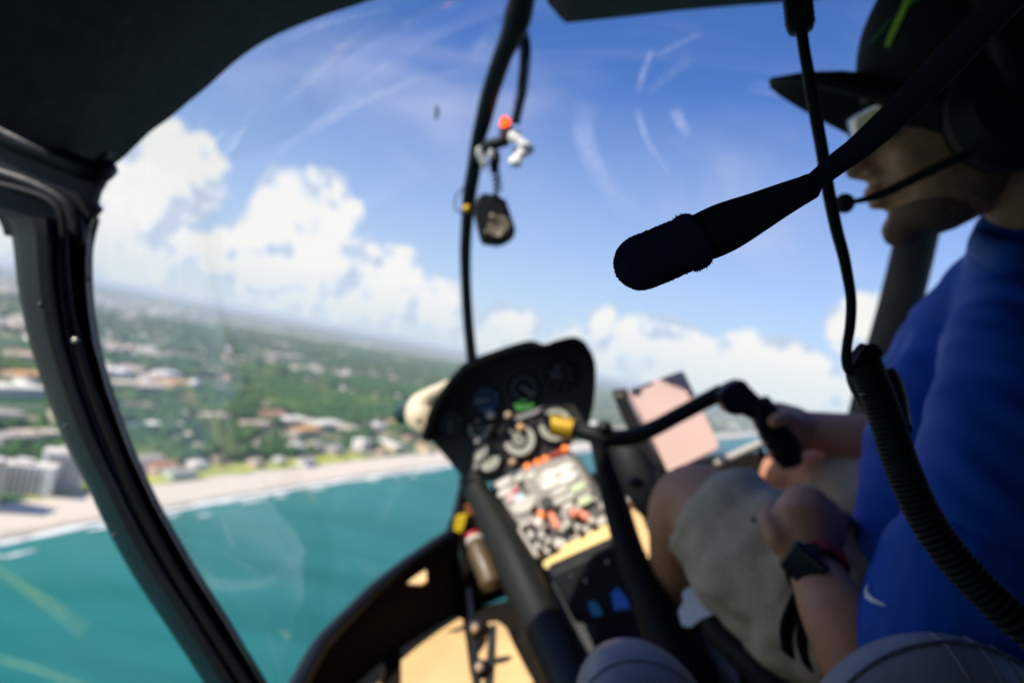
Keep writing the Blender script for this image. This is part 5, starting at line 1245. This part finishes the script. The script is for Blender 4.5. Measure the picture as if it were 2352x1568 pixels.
# neon stripe emblem on the cap front: lies on the crown surface
def on_cap(u, v):
    """first hit of the view line with the cap mesh"""
    r = (AX * (u - 1176) / F - AY * (v - 784) / F + AZ).normalized(); og = V(cpo['_o'])
    ok, loc, nr, ix = cpo.ray_cast(CAM - og, r)
    return (loc + og, nr) if ok else (CAM + r * .66, -AZ)
def strip(name, pts, hw, m, par, caster, lift=.0012):
    a, b = [], []
    P3 = [caster(u, v) for u, v in pts]
    for i, (p, nr) in enumerate(P3):
        t = (P3[min(len(P3) - 1, i + 1)][0] - P3[max(0, i - 1)][0]).normalized(); s = t.cross(nr).normalized()
        w = hw[i] * (p - CAM).dot(AZ) / F
        a.append(p + s * w + nr * lift); b.append(p - s * w + nr * lift)
    obj(name, grid([a, b]), m, par, solid=.0012)
bpy.context.view_layer.update()
NEON = mat('neon_green_thread', (.55, .80, .06), .7); DGR = mat('mid_green_thread', (.01, .20, .06), .7)
strip('cap_emblem', [(2040, 108), (2050, 82), (2062, 56), (2074, 30), (2088, 0), (2104, -30)], [7, 9, 9, 9, 9, 7], NEON, pilot, on_cap)
strip('cap_emblem', [(2000, 104), (2018, 84), (2036, 62), (2052, 44)], [3, 5, 5, 3], DGR, pilot, on_cap)
strip('cap_emblem', [(2088, 20), (2104, 4), (2124, -14)], [3, 6, 5], DGR, pilot, on_cap)
# watch with black case and red strap on the near wrist
w0 = P(1868, 1305, .67); wa = (P(1858, 1280, .685) - P(1890, 1345, .655)).normalized()
wt = thing('wrist_watch', 'black square smart watch with a red strap on the pilots near wrist', 'watch', w0)
ws_ = [(w0 - wa * .016), (w0 - wa * .008), (w0 + wa * .008), (w0 + wa * .016)]
obj('strap', tube([P(1884, 1312, .668), P(1876, 1290, .682)], .0278, 22), mat('red_strap', (.40, .012, .03), .6), wt, smooth='auto')
we = (P(1812, 1290, .74) - w0).normalized()
nx = (AX * -.75 + AY * -.1 - AZ * .62).normalized(); n1 = (wa - nx * wa.dot(nx)).normalized(); n2 = nx.cross(n1)
obj('watch_case', box(P(1846, 1298, .648), n1 * .019, n2 * .017, nx * .006), mat('black_watch', (.008, .012, .016), .25, coat=.4), wt, bevel=.004)
obj('watch_band', tube([P(1872, 1318, .664), P(1864, 1298, .676)], .0272, 18), RUB, wt, smooth='auto')
# white curved tick on the sleeve
sho = [o for o in pilot.children if o.name.startswith('shirt')][0]
shh = [o for o in pilot.children if o.name.startswith('sleeve_hem')][0]
def on_shirt(u, v):
    r = (AX * (u - 1176) / F - AY * (v - 784) / F + AZ).normalized(); best = None
    for s in (sho, shh):
        og = V(s['_o']); ok, loc, nr, ix = s.ray_cast(CAM - og, r)
        if ok and (best is None or (loc + og - CAM).length < (best[0] - CAM).length): best = (loc + og, nr)
    return best or (CAM + r * .6, -AZ)
strip('sleeve_emblem', [(1999, 1345), (1994, 1358), (1997, 1370), (2009, 1380), (2024, 1387), (2040, 1393)], [1.5, 5, 7, 5, 3, .8], mat('white_print', (.8, .8, .85), .6), pilot, on_shirt, .002)
# glasses
gl = thing('glasses', 'sport sunglasses with a bright wrap lens under the cap brim', 'glasses', H(.09, 0, .03))
for s in (-1, 1):
    rw = []
    for k in range(9):
        a = s * math.radians(4 + k * 5.2)
        rw.append([H(.108 * math.cos(a) - .002 + .0, .086 * math.sin(a), .030 + .021 * math.cos(q / 4 * math.pi - math.pi / 2 + .0) * 0 + .022 - .044 * q / 4 * (1 - .012 * k)) for q in range(5)])
    obj('lens', grid(rw), mat('mirror_lens', (.26, .26, .22), .10, metal=.9), gl, smooth=True, solid=.002)
    obj('temple', tube([H(.05, s * .077, .045), H(.0, s * .082, .038), H(-.03, s * .084, .03)], .0028, 8), BLK, gl, smooth=True)
# pilots headset
hs_ = thing('headset', 'black aviation headset with a ball microphone worn over the pilots cap', 'headset', H(0, .09, 0))
for s in (-1, 1):
    e_ = tube([H(-.012, s * .074, .0), H(-.012, s * .088, .0), H(-.012, s * .108, .0), H(-.012, s * .122, .002)], [.050, .056, .056, .038], 24)
    obj('ear_cup', e_, DPLAS, hs_, smooth='auto')
    obj('ear_pad', tube([H(-.012, s * .066, .0), H(-.012, s * .078, .0)], [.052, .055], 24), RUB, hs_, smooth='auto')
hb = [H(-.012 - .0, .112 * math.sin(a), .002 + .172 * math.cos(a)) for a in [math.radians(x) for x in range(-88, 89, 8)]]
obj('headband', tube(hb, .016, 12, up=hx, flat=1.0), RUB, hs_, smooth=True)
obj('boom', tube([P(*p) for p in smoothpts([(1956, 464, .62), (1990, 457, .615), (2030, 444, .605), (2080, 420, .595), (2130, 396, .585), (2180, 372, .575), (2240, 350, .57)], 4)], [.0022 + .0018 * min(1, i / 8) for i in range(25)], 10), RUB, hs_, smooth=True)
obj('mic_ball', ell(P(1940, 467, .62), AX * .0088, AY * .0092, AZ * .0088), mat('grey_foam', (.02, .022, .03), .8), hs_, smooth=True)

# ================================================================== SEATS, LEVER, PAPER
def seat(lb, st, flat, extra=None):
    t = thing('seat', lb, 'seat', P(st[-1][0], st[-1][1], st[-1][3]))
    obj('backrest', tuv(st, 5, 32, flat=flat, roundcap=False), LEATHER, t, smooth=True)
    return t
s1_ = thing('seat', 'grey leather seat back with a piped top edge at the bottom right', 'seat', P(2150, 1750, .5))
v_, f_ = ell(P(2160, 1790, .48), AX * .098, AY * .100, AZ * .07, 40, 24)
obj('backrest', (v_, f_), LEATHER, s1_, smooth=True)
def seam(sx, off, r=.0016):
    c = P(2160, 1790, .48); pts = []
    for k in range(25):
        a = math.radians(20 + k * 5.8); pts.append(c + AX * .0985 * math.cos(a) * math.cos(off) + AY * .1005 * math.sin(a) * math.cos(off) - AZ * .0705 * math.sin(off))
    return tube(pts, r, 8)
obj('piping', seam(1, .10), mat('piping_leather', (.13, .14, .19), .4), s1_, smooth=True)
for a in (1.15, 1.35, 1.6):
    c = P(2160, 1790, .48)
    obj('tuft_seam', tube([c + AX * .0985 * math.cos(a) * math.cos(o) + AY * .1005 * math.sin(a) * math.cos(o) - AZ * .0705 * math.sin(o) for o in (-.1, .05, .2, .35, .5)], .0008, 6), LEATHER, s1_, smooth=True)
s2_ = thing('seat', 'lower grey leather seat edge at the bottom centre', 'seat', P(1480, 1750, .6))
v_, f_ = ell(P(1480, 1640, .62), AX * .062 - AY * .012, AY * .060, AZ * .08, 32, 20)
obj('cushion', (v_, f_), LEATHER, s2_, smooth=True)
obj('piping', tube([P(1480, 1640, .62) + (AX * .0625 - AY * .012) * math.cos(a) * .96 + AY * .0605 * math.sin(a) * .96 - AZ * .08 * .26 for a in [math.radians(x) for x in range(10, 171, 8)]], .0014, 8), LEATHER, s2_, smooth=True)
lv = thing('collective_lever', 'black collective lever with a rounded grip between the seats', 'lever', P(1850, 1640, .75))
obj('lever_grip', tuv([(1650, 1440, 38, .92), (1690, 1480, 40, .88), (1750, 1540, 42, .84), (1830, 1620, 44, .80), (1900, 1700, 46, .76)], 4, 18, roundcap=True), RUB, lv, smooth=True)
pc = [(1558, 1402), (1570, 1378), (1566, 1360), (1580, 1348), (1606, 1346), (1632, 1358), (1654, 1376), (1660, 1392), (1640, 1408), (1610, 1420), (1586, 1438), (1566, 1432)]
pp = obj('folded_paper', plate(on_floor(pc, .21), -FLN * .002), mat('white_paper', (.90, .88, .82), .8), bevel=.0005); tag(pp, 'bright white folded paper lying beside the pilots calf', 'paper')
sm = [(1586, 1440), (1612, 1420), (1646, 1410), (1664, 1398), (1700, 1440), (1740, 1500), (1690, 1520), (1700, 1580), (1660, 1540)]
fl2 = obj('seat_base_panel', plate(on_floor(sm, .10), -FLN * .04), mat('blue_grey_alu', (.014, .018, .028), .5), heli)
ct = [(1440, 1440), (1560, 1440), (1700, 1560), (1820, 1700), (1500, 1700), (1330, 1660)]
obj('centre_tunnel', plate(on_floor(ct, .05), -FLN * .06), CARPET, heli, bevel=.01)
hb_ = thing('seat_belt', 'dark seat belt webbing lying across the pilots lap', 'seat belt', P(1860, 1500, .74))
for pts in ([(1846, 1350, .690), (1822, 1400, .680), (1806, 1450, .665), (1810, 1500, .64)], [(1880, 1380, .68), (1850, 1430, .665), (1842, 1480, .645), (1856, 1530, .62)]):
    obj('webbing', tube([P(*p) for p in smoothpts(pts, 5)], .009, 10, flat=.25), RUB, hb_, smooth=True)

for o in bpy.data.objects:
    if '_o' in o: del o['_o']
